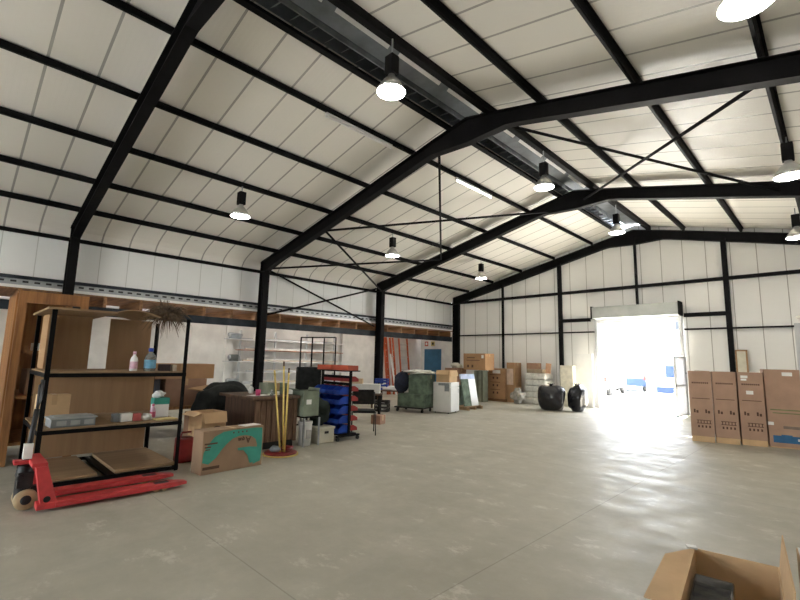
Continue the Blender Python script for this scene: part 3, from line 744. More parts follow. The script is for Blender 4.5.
M().box(-.19,.19,-.21,.15,0,.23).build('chest_body', CREAM, r, bevel=.012); M().box(-.205,.205,-.22,.16,.23,.275).build('lid', CREAM, r, bevel=.01)
M().box(.19,.20,-.06,.02,.16,.20).build('latch', BLACKP, r)
tag(M().blob((0,0,.22), (.19,.17,.24), 31, .22, 4, flat=.9).build('dark_sack', mat('dark green fabric', (.018,.03,.025), .8, bmp=.3), loc=(-6.80, 4.80, .275)), 'dark green sack slumped on the off-white chest', 'sack')
tag(M().cbox((0,0,0), (.01,.14,.03), (.5,0,0)).build('white_strap', PAPER, loc=(-6.615, 4.76, .66)), 'white strip lying over the dark green sack', 'strap') if False else None

# office chair back beyond the bench
r = root('office_chair', 'black office chair with tall back beyond the workbench', 'chair', (-8.15, 5.45, 0), math.radians(236))
M().box(-.24,.24,-.24,.22,.42,.50).build('seat', BLACKF, r, bevel=.03); M().box(-.26,.26,.20,.27,.68,1.29).build('backrest', BLACKF, r, bevel=.03)
M().box(-.03,.03,.21,.26,.4,.7).build('back_bar', BLACKP, r); M().tube([(0,0,.08),(0,0,.43)], .025).build('column', BLACKP, r)
for k in range(5):
    a = k*2*PI/5; M().tube([(0,0,.10),(.26*math.cos(a),.26*math.sin(a),.065)], .018).build('leg', BLACKP, r)
    M().lathe([(.03,-.015),(.03,.015)], (.26*math.cos(a),.26*math.sin(a),.03), 12, 'X').build('castor', BLACKP, r)

# ------------------------------------------------------------------ bin rack
r = root('bin_rack', 'black wheeled rack holding the blue and red bins', 'rack', (-6.95, 5.28, 0))
for x_ in (-.44, .44):
    M().box(x_-.02, x_+.02, -.02, .02, .08, 1.26).build('upright', STEEL, r)
    M().box(x_-.025, x_+.025, -.28, .24, .07, .10).build('foot', STEEL, r)
    for y_ in (-.25, .21):
        M().lathe([(.035,-.014),(.035,.014)], (x_, y_, .035), 14, 'X').build('castor', TYRE, r)
M().box(-.50,.50,-.18,.18,1.24,1.26).build('top_shelf', STEEL, r)
m = M()
for k in range(8): m.box(-.44,.44,-.008,.008,.20+k*.13,.20+k*.13+.05)
m.build('louvre_panel', STEEL, r)
M().box(-.44,.44,-.22,.18,.10,.12).build('base_shelf', STEEL, r)
def bin_mesh(w, d, h):
    b = M(); t = .006      # tray with a low sloping front at -Y
    b.box(-w/2, w/2, -d, 0, 0, t); b.box(-w/2, w/2, -t, 0, 0, h)
    for x_ in (-w/2, w/2-t): b.prism([(-d, 0), (0, 0), (0, h), (-d*.55, h), (-d*.97, h*.55)], x_, x_+t, 'YZ')
    b.add([(-w/2,-d,0),(w/2,-d,0),(w/2,-d*.97,h*.55),(-w/2,-d*.97,h*.55),(-w/2,-d+t,0),(w/2,-d+t,0),(w/2,-d*.97+t,h*.55),(-w/2,-d*.97+t,h*.55)],
          [(0,1,2,3),(7,6,5,4),(3,2,6,7),(0,4,5,1)])
    b.box(-w/2-.004, w/2+.004, -.008, 0, h-.015, h)
    return b
rows = ['bottom row', 'second row up', 'middle row', 'fourth row up', 'top row']
cols = ['outermost column', 'second column in', 'third column in', 'innermost column']
first = None
for i in range(5):
    for j in range(4):
        L = f'blue bin on the wheeled rack, {rows[i]}, {cols[j]}'
        if first is None: o = first = bin_mesh(.20, .22, .14).build('storage_bin', BLUE)
        else: o = first.copy(); COL.objects.link(o)
        tag(o, L, 'bin', 'blue storage bins on the wheeled rack'); o.location = (-6.63-j*.213, 5.265, .13+i*.172)
first = None
rows2 = ['bottom row', 'second row up', 'third row up', 'fourth row up', 'fifth row up', 'top row']
for i in range(6):
    for j in range(4):
        L = f'red bin behind the blue ones on the rack, {rows2[i]}, {cols[j]}'
        if first is None: o = first = bin_mesh(.20, .20, .10).build('storage_bin', REDP)
        else: o = first.copy(); COL.objects.link(o)
        tag(o, L, 'bin', 'red storage bins on the wheeled rack'); o.rotation_euler = (0, 0, PI)
        o.location = (-6.63-j*.213, 5.295, .16+i*.178)
for k, x_ in enumerate((-6.68, -7.18)):
    o = M(); o.box(-.23,.23,-.13,.13,0,.008); o.box(-.23,.23,-.13,-.122,0,.09); o.box(-.23,.23,.122,.13,0,.09); o.box(-.23,-.222,-.13,.13,0,.09); o.box(.222,.23,-.13,.13,0,.09)
    tag(o.build('red_tray', mat('orange red plastic', (.42,.075,.035), .55), loc=(x_, 5.28, 1.262), bevel=.004), ['orange red tray on top of the bin rack, end by the chair', 'orange red tray on top of the bin rack, inner end'][k], 'tray', 'trays on top of the bin rack')

# black visitor chair
r = root('visitor_chair', 'black padded visitor chair with thin legs beside the bin rack', 'chair', (-6.92, 5.98, 0), math.radians(52))
M().box(-.22,.22,-.22,.20,.42,.47).build('seat', BLACKF, r, bevel=.02)
m = M().cbox((0, .23, .70), (.44, .04, .30), (-.12,0,0)); m.build('backrest', BLACKF, r, bevel=.02)
for x_ in (-.23, .23):
    M().tube([(x_, .26, 0), (x_, .21, .42), (x_, .24, .80)], .011, 8).build('rear_leg', BLACKP, r)
    M().tube([(x_, -.24, 0), (x_, -.19, .43), (x_, .21, .43)], .011, 8).build('front_leg', BLACKP, r)

# table, long white box, crates behind the chair
r = root('trestle_table', 'low dark table behind the visitor chair', 'table', (-8.50, 7.15, 0), math.radians(45))
M().box(-.6,.6,-.3,.3,.62,.65).build('tabletop', WOODD, r)
for x_ in (-.55,.5):
    for y_ in (-.27,.22): M().box(x_,x_+.05,y_,y_+.05,0,.62).build('leg', STEEL, r)
carton('long white box on the low table behind the visitor chair', (-8.55, 7.25, .652), (1.0, .30, .22), math.radians(45), PAPER, tape=False)
carton('cream box lying on top of the long white box', (-8.70, 7.10, .875), (.55, .26, .12), math.radians(45), mat('cream card', (.66,.50,.33), .8), tape=False)
carton('small brown carton on the floor behind the visitor chair', (-7.75, 7.15, 0), (.25,.25,.2), .3, CARD3)
def crate(label, loc, w, d, h, m, rz=0, name='crate'):
    r = root(name, label, 'crate', loc, rz)
    b = M(); b.box(-w/2,w/2,-d/2,d/2,0,.012)
    for z in (0, h*.32, h*.64, h-.05):
        b.box(-w/2,w/2,-d/2,-d/2+.01,z,z+.05); b.box(-w/2,w/2,d/2-.01,d/2,z,z+.05); b.box(-w/2,-w/2+.01,-d/2,d/2,z,z+.05); b.box(w/2-.01,w/2,-d/2,d/2,z,z+.05)
    for x_ in (-w/2, -.015, w/2-.03): b.box(x_,x_+.03,-d/2,-d/2+.01,0,h); b.box(x_,x_+.03,d/2-.01,d/2,0,h)
    for y_ in (-d/2, -.015, d/2-.03): b.box(-w/2,-w/2+.01,y_,y_+.03,0,h); b.box(w/2-.01,w/2,y_,y_+.03,0,h)
    b.build('lattice', m, r); M().box(-w/2-.006,w/2+.006,-d/2-.006,d/2+.006,h-.01,h).build('rim', m, r) if False else None
    return r
crate('black plastic crate on the floor between chair and ladders', (-9.55, 8.95, 0), .40, .34, .31, BLACKP, .6)
tag(M().blob((0,0,.11), (.13,.11,.11), 5, .25, 3, flat=.95).build('paper_bundle', PAPER, loc=(-9.55, 8.95, .014)), 'crumpled white paper inside the black crate', 'paper')
r = root('low_table', 'low table strewn with white papers before the ladders', 'table', (-10.12, 9.72, 0), .5)
M().box(-.5,.5,-.35,.35,.52,.55).build('tabletop', WOODS, r)
for x_ in (-.45,.4):
    for y_ in (-.3,.25): M().box(x_,x_+.05,y_,y_+.05,0,.52).build('leg', WOODD, r)
tag(M().blob((0,0,.05), (.36,.2,.06), 12, .3, 3, flat=.8).build('paper_heap', PAPER, loc=(-9.95, 9.70, .552)), 'heap of white papers on the low table', 'papers')
crate('blue plastic crate standing on the low table', (-10.28, 9.60, .552), .40, .30, .34, BLUE, .6)
tag(M().blob((0,0,.07), (.10,.10,.08), 14, .25, 3, flat=.9).build('white_bag', PAPER, loc=(-10.28, 9.60, .566)), 'white bag inside the blue crate', 'bag')

# black wire frame rack further back
r = root('garment_frame', 'tall thin black metal frame rack standing behind the bins', 'rack', (-10.2, 7.08, 0), math.radians(28))
for x_ in (-.53, -.18, .18, .53): M().box(x_-.015, x_+.015, -.015, .015, 0, 2.05).build('upright', STEEL, r)
for z in (2.03, .3): M().box(-.53,.53,-.015,.015,z,z+.03).build('cross_rail', STEEL, r)
for x_ in (-.53,.53): M().box(x_-.02,x_+.02,-.25,.25,0,.03).build('foot', STEEL, r)

# cantilever storage on the lower wall
r = root('wall_racking', 'pale wall racking with long shelves under the timber deck', 'racking', (-14.1, 8.7, 0))
for y_ in (-1.95, -.65, .65, 1.95): M().box(-.16,-.10,y_-.03,y_+.03,0,2.35).build('upright', GREYL, r)
zs = (.55, .95, 1.30, 1.68, 2.02)
for z in zs:
    M().box(-.16,.26,-2.1,2.1,z,z+.03).build('shelf', WHITEP if z != 1.68 else mat('rust wood', (.42,.22,.14), .7), r)
rnd = random.Random(5)
lens = ['lowest', 'second', 'third', 'fourth', 'topmost']
pc = [mat('pvc white', (.80,.78,.74), .4), mat('pvc grey', (.55,.56,.58), .4), mat('pvc tan', (.66,.56,.46), .5)]
for k, z in enumerate(zs):
    for j in range(4):
        x_ = -14.19+j*.10; hh = rnd.choice((.05,.07,.09)); L = rnd.uniform(1.3, 1.95); c_ = rnd.uniform(-.1,.1)
        o = M().box(-.045,.045,-L,L,0,hh).build('long_profile', pc[(j+k) % 3], loc=(x_, 8.7+c_, z+.031))
        tag(o, f'long pale profile on the {lens[k]} shelf of the wall racking, {["against the wall","second from the wall","third from the wall","at the shelf front"][j]}', 'profile', 'long profiles on the wall racking')
for k, (y_, z, nm, w_) in enumerate(((6.95, 2.051, 'grey motor unit on the top shelf end of the wall racking', .36), (7.0, 1.331, 'dark grey machine box on the third shelf end of the wall racking', .26), (6.88, .581, 'grey pump unit on the lowest shelf end of the wall racking', .30))):
    q = root('motor_unit', nm, 'motor', (-13.72 if k == 1 else -13.72, y_-.1, z), 0)
    # stands on a bracket shelf that projects from the racking end
    M().box(-.1,.1,-w_/2,w_/2,0,.16+.05*(k==1)).build('housing', [GREYP, mat('dark grey paint', (.10,.11,.10), .6), GREYP][k], q, bevel=.02)
    M().lathe([(.06,-w_/2-.05),(.08,-w_/2),(.08,0),(.05,w_/2+.06)], (0,0,.12), 16, 'Y').build('barrel', GALV, q)
    q.location.x = -13.99; q.location.y = 6.45
    M().box(-.14,.14,-.3,.3,-.03,-.001).build('bracket', GREYL, q)

# ladders
def ladder(label, loc, L, w, rz, lean, m, group='orange ladders against the lower wall'):
    r = root('ladder', label, 'ladder', loc, rz, group); a = lean
    T = Matrix.Rotation(-a, 4, 'X')
    for x_ in (-w/2, w/2):
        s = M(); s.box(x_-.02, x_+.02, -.045, .045, 0, L, T); s.build('stile', m, r)
    k = .25
    while k < L-.1:
        p = T @ Vector((-w/2, 0, k)); q = T @ Vector((w/2, 0, k)); M().tube([p, q], .015, 8).build('rung', ALU, r); k += .28
    return r
ladder('orange ladder seen nearly edge-on against the lower wall, nearest the column', (-13.98, 13.48, 0), 2.50, .12, math.radians(90), .14, ORNG)
ladder('second orange ladder standing close behind the edge-on one', (-13.9, 13.80, 0), 2.50, .16, math.radians(84), .16, ORNG)
ladder('orange ladder with visible rungs beside the blue door', (-13.80, 14.38, 0), 2.50, .42, math.radians(72), .18, ORNG)
tag(M().cbox((0,0,0), (.03,.09,1.75), (.05,-.20,0)).build('white_plank', PAPER, loc=(-13.6, 13.35, .88)), 'narrow white plank leaning in front of the orange ladders', 'plank')

# signs above the blue door
for x_, m_, nm in ((-14.02, mat('red sign', (.55,.12,.08), .5), 'small red square sign on the wall above the blue door'), (-13.62, mat('yellow sign', (.60,.48,.16), .5), 'small yellow square sign on the wall above the blue door')):
    o = M().box(-.11,.11,-.006,0,-.11,.11).build('wall_sign', m_, loc=(x_, YG-.036, 2.28)); tag(o, nm, 'sign', 'safety signs')
    M().box(-.055,.055,-.008,-.006,-.05,.06).build('pictogram', PAPER if x_ < -13.9 else BLACKP, o)

# ------------------------------------------------------------------ loaded dolly
r = root('dolly', 'low black wheeled dolly under the green cartons', 'dolly', (-8.95, 9.72, 0), .28)
M().box(-.52,.42,-.34,.34,.11,.15).build('platform', BLACKP, r)
for x_ in (-.45,.35):
    for y_ in (-.27,.27): M().lathe([(.05,-.02),(.05,.02)], (x_,y_,.052), 16, 'X').build('castor', TYRE, r)
o = carton('lower dark green carton on the black dolly', (-8.93, 9.70, .152), (.86, .60, .36), .28, GREENC, tape=False)
carton('tall green carton stacked on the dolly with white wrap on top', (-8.78, 9.80, .515), (.60, .54, .56), .28, GREENC)
tag(M().blob((0,0,.06), (.42,.36,.07), 41, .3, 4, flat=.7).build('plastic_wrap', WRAP, loc=(-8.86, 9.78, 1.078)), 'crumpled white plastic wrap on top of the green carton', 'wrap')
tag(M().blob((0,0,.33), (.20,.24,.34), 44, .2, 4, flat=.95).build('navy_bag', NAVY, loc=(-9.22, 9.40, .515)), 'dark navy bag slumped at the side of the green carton', 'bag')

# white fridge and carton
r = root('small_fridge', 'white waist-high refrigerator beside the green cartons', 'refrigerator', (-8.28, 10.30, 0), math.radians(12))
M().box(-.27,.25,-.28,.28,.03,.87).build('cabinet', WHITEP, r, bevel=.008)
d = M().box(.252,.30,-.28,.28,.05,.74).build('door', WHITEP, r, bevel=.01); M().box(.30,.312,.19,.21,.56,.68).build('handle', GREYL, d)
M().box(.252,.296,-.28,.28,.75,.87).build('control_panel', WHITEP, r, bevel=.006)
M().box(-.10,.24,-.284,-.281,.78,.85).build('grille', GREYP, r); M().box(.10,.245,-.286,-.281,.62,.80).build('label_plate', GREYP, r)
for x_ in (-.22,.2):
    for y_ in (-.23,.23): M().lathe([(.02,0),(.02,.03)], (x_,y_,0), 10).build('foot', BLACKP, r)
open_carton('open brown carton standing on the white refrigerator', (-8.27, 10.32, .872), (.42, .50, .34), math.radians(12), CARD2, ((1,0,.17,160),(0,-1,.14,150),(0,1,.14,130)))
# leaning board with blue edge on a small pallet
def pallet(label, loc, w, d, rz=0, m=None):
    r = root('wooden_pallet', label, 'pallet', loc, rz); m = m or PLY
    n = max(3, int(w/.2))
    for k in range(n): M().box(-w/2+k*(w/n), -w/2+k*(w/n)+w/n*.7, -d/2, d/2, .085, .10).build('deck_slat', m, r)
    for y_ in (-d/2, -.04, d/2-.08): M().box(-w/2, w/2, y_, y_+.08, 0, .085).build('bearer', m, r)
    return r
pallet('small pale pallet behind the white refrigerator', (-8.60, 11.66, 0), .8, .9, .1)
r = root('display_board', 'white edged green board with pale blue top leaning by the refrigerator', 'board', (-8.36, 11.68, .10), math.radians(-4))
T = Matrix.Rotation(-.20, 4, 'Y')
M().box(-.02,.02,-.33,.0,0,.84,T).build('panel', GREENC, r); M().box(-.03,.03,.0,.33,0,.90,T).build('white_edge', WHITEP, r)
M().box(-.032,.032,-.33,.33,.84,1.0,T).build('blue_edge', mat('pale blue plastic', (.42,.50,.72), .5), r)
carton('green box on the small pallet behind the leaning board', (-8.88, 11.66, .10), (.30, .45, .62), .1, GREENC)

# cartons by the end wall
r = root('wrapped_stack', 'stack of greenish wrapped sheets standing under a carton by the end wall', 'stack', (-9.86, 14.25, 0))
for k in range(4): M().box(-.10+k*.105, -.01+k*.105, -.16, .16, 0, 1.15+.01*(k % 3)).build('panel', [mat('greenish wrap', (.30,.33,.26), .35), mat('olive wrap', (.17,.19,.14), .4)][k % 2], r)
carton('brown carton with dark print on top of the wrapped sheets', (-9.86, 14.25, 1.173), (1.0, .60, .62), 0, CARD, prints=(('-Y', .30, -.15,.46,.35,.03,INK,'print_mark'),('-Y', .30, -.05,.36,.6,.02,INK,'print_mark'),('-Y', .30, -.28,.14,.08,.10,INK,'print_mark'),('-Y', .30, -.08,.14,.08,.10,INK,'print_mark'),('-Y', .30, .38,.50,.10,.12,PAPER,'label_sticker')))
carton('dark brown carton standing low before the wrapped sheets', (-10.02, 13.68, 0), (.30,.32,.65), .1, CARD)
carton('dark carton on the floor behind the refrigerator carton', (-10.85, 14.1, 0), (.6,.6,1.22), 0, CARD3)
tag(M().blob((0,0,.09), (.22,.2,.1), 17, .3, 3, flat=.8).build('cloth_heap', CREAM, loc=(-10.8, 14.1, 1.222)), 'cream cloth heap on the dark carton by the corner', 'cloth')
pallet('pallet with orange boards under the big printed carton', (-9.52, 15.32, 0), .95, .95, 0, WOODJ)
pr_ = []
for zz_, ww in ((.90,.5),(.62,.45),(.34,.45)):
    pr_ += [('-Y', .42, -.08, zz_-.12, .07, .08, INK, 'print_mark'), ('-Y', .42, .10, zz_-.12, .07, .08, INK, 'print_mark'), ('-Y', .42, .0, zz_, ww, .018, INK, 'print_mark')]
pr_ += [('-Y', .42, .06, 1.02, .34, .13, PAPER, 'label_sticker'), ('-Y', .42, -.34, 1.05, .08, .08, PAPER, 'label_sticker')]
carton('big brown carton with dark print standing on the orange boarded pallet', (-9.55, 15.32, .10), (.84, .84, 1.14), 0, CARD, prints=pr_)
carton('narrow tall carton with pale wrapped front beside the big printed carton', (-8.93, 15.25, 0), (.34, .50, 1.48), 0, CARD, prints=(('-Y', .30, 0, .95, .28, .6, mat('pinkish wrap', (.66,.50,.40), .35), 'wrap_sheet'),))
# wrapped white bundles
for k in range(5):
    o = M(); o.cbox((0,0,.11), (.92-.03*k, .62, .21), (0,0,0)); b = o.build('wrapped_bundle', WRAP, loc=(-7.95+.02*(k % 2), 15.32, .0+k*.222), rotz=.03*(k % 3-1), bevel=.05)
    tag(b, f'grey white wrapped bundle, {["bottom of","second in","middle of","fourth in","top of"][k]} the stack by the end wall', 'bundle', 'wrapped bundles by the end wall')
tag(M().blob((0,0,.26), (.24,.22,.27), 51, .25, 4, flat=.93).build('plastic_bag', CLR2, loc=(-8.42, 14.66, 0)), 'translucent plastic bag on the floor beside the wrapped bundles', 'bag')
tag(M().blob((0,0,.2), (.26,.2,.2), 53, .25, 4, flat=.9).build('wrapped_roll', CLR2, loc=(-8.62, 14.95, .52)), 'translucent bag heaped high against the narrow carton', 'bag') if False else None
carton('flat brown carton lying on the wrapped bundles', (-8.02, 15.35, 1.118), (.62,.42,.14), 0, mat('drab card', (.36,.28,.19), .8))
carton('small brown carton on top of the flat one over the bundles', (-8.15, 15.35, 1.26), (.42,.34,.22), 0, CARD3)
tag(M().cbox((0,0,0), (.20,.02,.36), (.05,.12,0)).build('card_sheet', mat('salmon card', (.66,.40,.26), .8), loc=(-7.62, 15.42, 1.30)), 'salmon card sheet upright at the end of the bundles', 'card')
# bin bags
def binbag(label, loc, r3, seed):
    r = root('bin_bag', label, 'bag', loc, 0, 'black bin bags by the door')
    M().blob((0,0,r3[2]*.93), r3, seed, .11, 4, sq=.75, flat=.92).build('sack', SHINYB, r)
    m = M(); rnd = random.Random(seed)
    for k in range(9):
        a = k*.7; m.tube([(0,0,r3[2]*1.82), (.05*math.cos(a),.05*math.sin(a),r3[2]*1.95), (.12*math.cos(a),.12*math.sin(a),r3[2]*(1.98+.05*rnd.random()))], [.03,.015,.004], 5)
    m.build('tied_neck', SHINYB, r)
binbag('shiny black bin bag standing before the wrapped bundles', (-6.66, 13.64, 0), (.42,.34,.42), 61)
binbag('shiny black bin bag nearest the bright doorway', (-5.98, 14.02, 0), (.27,.30,.43), 67)
carton('tall cream carton standing by the post before the end wall', (-6.90, 15.52, 0), (.46,.40,1.42), 0, mat('cream board', (.74,.70,.58), .7))
tag(M().cbox((0,0,.90), (.60,.05,1.84), (.0,0,0)).build('polystyrene_sheet', WHITEP, loc=(-6.385, 15.60, .02)), 'white sheet standing upright against the wall beside the doorway', 'sheet')
r = root('picture_frame', 'narrow timber frame with pale infill leaning behind the tall cartons', 'frame', (-1.98, 15.72, 0))
m = M(); m.box(-.14,-.10,0,.04,0,1.98); m.box(.10,.14,0,.04,0,1.98); m.box(-.14,.14,0,.04,1.94,1.98); m.box(-.14,.14,0,.04,0,.04); m.build('frame_bars', PLYZ, r); M().box(-.10,.10,.015,.025,.04,1.94).build('infill', CREAM, r)

# ------------------------------------------------------------------ tall cartons on the right
yaw = math.radians(21)
ex, ey = math.cos(yaw), math.sin(yaw)
yaw = math.radians(11); ex, ey = math.cos(yaw), math.sin(yaw)
FC = [(-2.245, 10.65), (-1.865, 10.78), (-1.475, 10.93), (-1.08, 11.10)]
TCARD = mat('tan carton board', (.43, .275, .195), .85, 0, .08, 3)
def tall(i, s, w, h, label, base=.11):
    D_ = .60; x0, y0 = FC[i]
    cx, cy = x0+ex*w/2-ey*D_/2, y0+ey*w/2+ex*D_/2
    r = root('tall_carton', label, 'carton', (cx, cy, 0), yaw, 'tall cartons by the door')
    M().box(-w/2+.003, w/2-.003, -D_/2, D_/2, base, h).build('box_body', TCARD, r, bevel=.006)
    M().box(-w/2+.008, w/2-.008, -D_/2+.006, D_/2-.006, 0, base).build('base_tray', CARD2, r)
    return r, D_
for i in range(3):
    r, D_ = tall(i, 0, .39 if i < 2 else .40, 1.385, ['tall brown printed carton nearest the bright doorway', 'tall brown printed carton in the middle of the equal three', 'tall brown printed carton with two white stickers, beside the one with blue print'][i])
    f = -D_/2
    def pr(u, v, w_, h_, m_=INK, nm='print_mark'): M().box(u-w_/2, u+w_/2, f-.0015, f, v-h_/2, v+h_/2).build(nm, m_, r)
    for k in range(9): pr(-.125+k*.0315, 1.155, .022, .03)
    pr(.0, .845, .30, .012); 
    for u in (-.10, .09):
        pr(u-.015, .60, .03, .07); pr(u+.03, .585, .035, .05)
    pr(.03, .42, .24, .012); pr(.03, .36, .24, .012)
    for k in range(5): pr(-.07+k*.05, .39, .014, .05)
    for k in range(4): pr(-.06+k*.06, .30, .028, .045)
    if i == 2: pr(-.09, 1.30, .11, .05, PAPER, 'label_sticker'); pr(-.02, 1.0, .11, .07, PAPER, 'label_sticker'); pr(-.10, 1.245, .09, .035, PAPER, 'label_sticker')
    if i == 0:
        M().cbox((.05, -.1, 1.393), (.25, .3, .006), (0,.04,0)).build('lifted_flap', TCARD, r)
r, D_ = tall(3, 0, .53, 1.455, 'tallest brown carton with blue print along its foot, at the end of the row', .02)
f = -D_/2
def pr(u, v, w_, h_, m_=INK, nm='print_mark'): M().box(u-w_/2, u+w_/2, f-.0015, f, v-h_/2, v+h_/2).build(nm, m_, r)
BP = mat('blue print', (.03,.14,.30), .7); GP = mat('green print', (.20,.22,.10), .8)
pr(.03, .16, .46, .13, BP, 'blue_band'); pr(.0, .23, .16, .03, BP, 'blue_band'); pr(.02, .70, .46, .022, GP); pr(.02, .64, .40, .018, GP); pr(.1, .38, .28, .05, mat('grey print', (.22,.17,.14), .8)); pr(.08, 1.37, .15, .07, PAPER, 'label_sticker'); pr(-.22, .44, .09, .06, PAPER, 'label_sticker')
for k in range(4): M().box(-.12+k*.09, -.075+k*.09, f-.003, f-.0015, .145, .185).build('print_mark', PAPER, r) if k > 2 else None
# grey locker at the picture edge
r = root('metal_locker', 'tall light grey metal locker behind the end of the carton row', 'locker', (-.46, 13.55, 0), 0)
M().box(-.22,.35,-.25,.25,0,2.50).build('cabinet', GREYL, r, bevel=.006); d = M().box(-.20,.33,-.262,-.251,.08,2.45).build('door', GREYL, r, bevel=.004)
M().box(.24,.27,-.285,-.262,1.1,1.25).build('handle', BLACKP, d)
tag(M().blob((0,0,.10), (.22,.2,.12), 71, .3, 3, flat=.8).build('cloth_bundle', mat('cream cloth', (.66,.63,.55), .8), loc=(-.40, 13.55, 2.505)), 'cream cloth bundle on top of the grey locker', 'cloth')

# ------------------------------------------------------------------ foreground cartons
r = root('open_carton', 'open brown carton in the picture corner with folded flap and plastic pack inside', 'carton', (-.445, 2.72, 0), math.radians(7))
w, l, h = .37, .80, .45; th = .006
b = M(); b.box(-w/2,w/2,-l/2,l/2,0,th); b.box(-w/2,w/2,l/2-th,l/2,0,h); b.box(-w/2,w/2,-l/2,-l/2+th,0,h); b.box(-w/2,-w/2+th,-l/2+th,l/2-th,0,h); b.box(w/2-th,w/2,-l/2+th,l/2-th,0,h)
b.build('box_body', CARD2, r)
def flap(pts): 
    o = M().add(pts, [(0,1,2,3)]).build('flap', CARD2, r); s = o.modifiers.new('t', 'SOLIDIFY'); s.thickness = .005
flap([(-w/2,-l/2,h),(-w/2,l/2-.005,h),(-w/2-.115,l/2-.22,h+.005),(-w/2-.13,-l/2+.02,h-.005)])
flap([(w/2,-l/2,h),(w/2,l/2-.005,h),(w/2+.02,l/2-.03,h+.17),(w/2+.02,-l/2+.03,h+.17)])
flap([(-w/2+.01,-l/2,h),(w/2-.01,-l/2,h),(w/2-.02,-l/2-.15,h-.04),(-w/2+.02,-l/2-.15,h-.04)])
M().cbox((-w/2-.01, l/2-.01, h+.004), (.05,.04,.01), (0,0,.3)).build('tape_end', WRAP, r)
r2 = root('plastic_pack', 'clear plastic packaged blocks inside the corner carton', 'package', (-.50, 2.66, .007), math.radians(7))
M().box(-.10,.04,-.25,.20,0,.31).build('inner_block', mat('dark contents', (.16,.13,.10), .5, var=.42, scale=16), r2)
M().box(-.11,.06,-.26,.26,.0,.38).build('plastic_film', mat('film', (.9,.9,.92), .08, trans=.97), r2, bevel=.01)
o = carton('brown carton at the picture edge beside the corner carton', (.03, 2.77, 0), (.44,.80,.57), math.radians(7), CARD2)
M().box(-.215,-.17,-.38,.38,.571,.576).build('white_strip', PAPER, o)

# ------------------------------------------------------------------ outside
def car(label, loc, rz, m, L=4.2, van=False):
    r = root('parked_van' if van else 'parked_car', label, 'van' if van else 'car', loc, rz); w = .86
    if van: body = [(-L/2,.35),(-L/2,1.9),(-L/2+.2,2.05),(L/2-1.2,2.05),(L/2-.6,1.3),(L/2,1.1),(L/2,.35)]
    else: body = [(-L/2,.35),(-L/2,.85),(-L/2+.25,.95),(-L/2+.8,1.42),(L/2-1.5,1.45),(L/2-.9,.98),(L/2-.05,.80),(L/2,.35)]
    M().prism(body, -w, w, 'YZ').build('body', m, r, bevel=.06)
    for s in (-1, 1):
        if van: g = [(L/2-1.5,1.25),(L/2-.75,1.25),(L/2-1.2,1.8),(L/2-1.5,1.8)]
        else: g = [(-L/2+.5,.97),(L/2-1.1,.97),(L/2-1.55,1.36),(-L/2+.9,1.34)]
        M().prism(g, s*w, s*(w+.012), 'YZ').build('side_window', mat('dark glass', (.006,.012,.02), .6), r)
    M().add([(-.7,-L/2-.01,1.25 if van else 1.0),(.7,-L/2-.01,1.25 if van else 1.0),(.65,-L/2+(-.01 if van else .42),1.8 if van else 1.36),(-.65,-L/2+(-.01 if van else .42),1.8 if van else 1.36)], [(0,1,2,3)]).build('rear_window', mat('dark glass', (.006,.012,.02), .6), r)
    for s in (-1, 1):
        M().box(s*.8-.08, s*.8+.08, -L/2-.02, -L/2+.02, .75, 1.0).build('tail_light', mat('tail red', (.10,.008,.005), .8), r)
        for yy in (-L/2+.75, L/2-.8):
            wh = M().lathe([(.14,-.1),(.30,-.1),(.31,0),(.30,.1),(.14,.1)], (s*.80, yy, .31), 20, 'X').build('wheel', TYRE, r)
            M().lathe([(.02,-.09),(.17,-.09),(.17,.09),(.02,.09)], (s*.80, yy, .31), 14, 'X').build('hub_cap', ALU, wh)
    return r
car('white van parked outside beyond the doorway', (-9.9, 26.5, -.16), .12, WHITEP, 4.8, True)
car('pale blue car parked outside beside the white van', (-10.1, 32.2, -.16), .3, mat('car blue', (.006,.022,.06), .85), 4.2)
r = root('yard_container', 'blue waste container standing in the yard near the gate leaf', 'container', (-7.55, 30.2, -.16), .2)
M().box(-.45,.45,-.4,.4,.05,.36).build('tub', mat('container blue', (.005,.018,.06), .9), r, bevel=.03); M().box(-.48,.48,-.43,.43,.36,.42).build('lid', mat('container blue', (.005,.018,.06), .9), r)
r = root('notice_board', 'blue notice board on posts in the yard', 'sign', (-7.30, 30.9, -.16), .1)
for s in (-.3,.3): M().box(s-.03,s+.03,-.04,.04,0,1.7).build('post', GALV, r)
M().box(-.36,.36,-.06,-.04,.95,1.68).build('panel', mat('container blue', (.005,.018,.06), .9), r)
tag(M().tube([(0,0,0),(0,0,7)], .07, 12).build('lamp_post', GALV, loc=(-11.2, 30.0, -.16)), 'pale post rising behind the cars in the yard', 'post')
r = root('yard_building', 'pale building across the yard beyond the cars', 'building', (-22, 50, -.16), .2)
M().box(-20,25,0,8,0,7).build('walls', mat('render white', (.80,.79,.76), .8), r)
for k in range(4): M().box(-7.6+k*9,-6.8+k*9,-.05,0,5.4,6.6).build('window', mat('dark glass', (.006,.012,.02), .6), r)

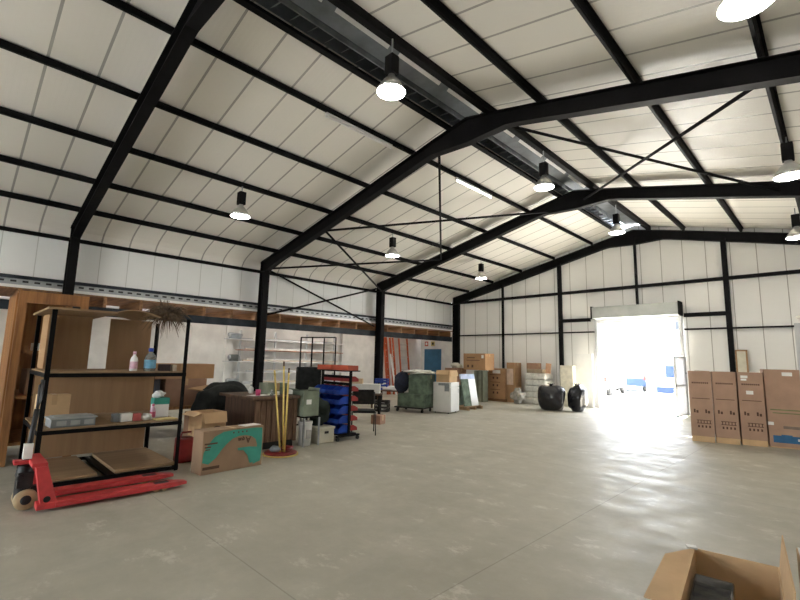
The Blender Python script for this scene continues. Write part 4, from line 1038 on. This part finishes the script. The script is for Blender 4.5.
# ------------------------------------------------------------------ world, sun, camera
w = bpy.data.worlds.new('World'); S.world = w; w.use_nodes = True; nt = w.node_tree; nt.nodes.clear()
bg = nt.nodes.new('ShaderNodeBackground'); sk = nt.nodes.new('ShaderNodeTexSky'); wo = nt.nodes.new('ShaderNodeOutputWorld')
sk.sky_type = 'NISHITA'; sk.sun_disc = False; sk.sun_elevation = math.radians(52); sk.sun_rotation = math.radians(-25)
mx = nt.nodes.new('ShaderNodeMix'); mx.data_type = 'RGBA'; mx.inputs[0].default_value = .72; nt.links.new(sk.outputs[0], mx.inputs[6]); mx.inputs[7].default_value = (4.1, 4.1, 4.0, 1); nt.links.new(mx.outputs[2], bg.inputs[0]); nt.links.new(bg.outputs[0], wo.inputs[0]); bg.inputs[1].default_value = 2.8
ld = bpy.data.lights.new('sun', 'SUN'); ld.energy = 115; ld.angle = math.radians(.6); ld.color = (1, .97, .94)
lo = bpy.data.objects.new('sun', ld); COL.objects.link(lo); lo.location = (0, 30, 30)
sd = Vector((-.35, .80, 1.05)).normalized()     # direction towards the sun
lo.rotation_euler = sd.to_track_quat('Z', 'Y').to_euler()
def portal(x0, x1, z0, z1, y, into):
    l = bpy.data.lights.new('opening_portal', 'AREA'); l.shape = 'RECTANGLE'; l.size = x1-x0; l.size_y = z1-z0; l.cycles.is_portal = True
    o = bpy.data.objects.new('opening_portal', l); COL.objects.link(o); o.location = ((x0+x1)/2, y, (z0+z1)/2)
    o.rotation_euler = Vector((0, -into, 0)).to_track_quat('Z', 'Y').to_euler()
portal(-6.0, -3.45, 0, 2.96, YG+.07, -1)
portal(-7.4, -2.6, 0, 3.2, YB-.08, 1)  # added back wall opening, brings in sky light from behind the camera

yw, pit, rol, f, h = .7835, .1362, .0225, 440.4794, 1.468
cy, sy, cp, sp = math.cos(yw), math.sin(yw), math.cos(pit), math.sin(pit)
fw = Vector((-sy*cp, cy*cp, sp)); rgt = Vector((cy, sy, 0)); up = rgt.cross(fw)
r2 = rgt*math.cos(rol)+up*math.sin(rol); u2 = -rgt*math.sin(rol)+up*math.cos(rol)
cd = bpy.data.cameras.new('camera'); cam = bpy.data.objects.new('camera', cd); COL.objects.link(cam)
R = Matrix((r2, u2, -fw)).transposed().to_4x4(); cam.matrix_world = Matrix.Translation((0, 0, h)) @ R
cd.sensor_width = 36; cd.sensor_fit = 'HORIZONTAL'; cd.lens = f/800*36; cd.clip_start = .05; cd.clip_end = 300
S.camera = cam
S.view_settings.view_transform = 'Standard'; S.view_settings.look = 'None'; S.view_settings.gamma = 1
S.view_settings.use_curve_mapping = False; S.view_settings.exposure = .42
S.cycles.max_bounces = 9; S.cycles.diffuse_bounces = 6; S.cycles.glossy_bounces = 3; S.cycles.transmission_bounces = 6
S.cycles.sample_clamp_indirect = 12; S.cycles.use_denoising = True
S.cycles.caustics_reflective = False; S.cycles.caustics_refractive = False
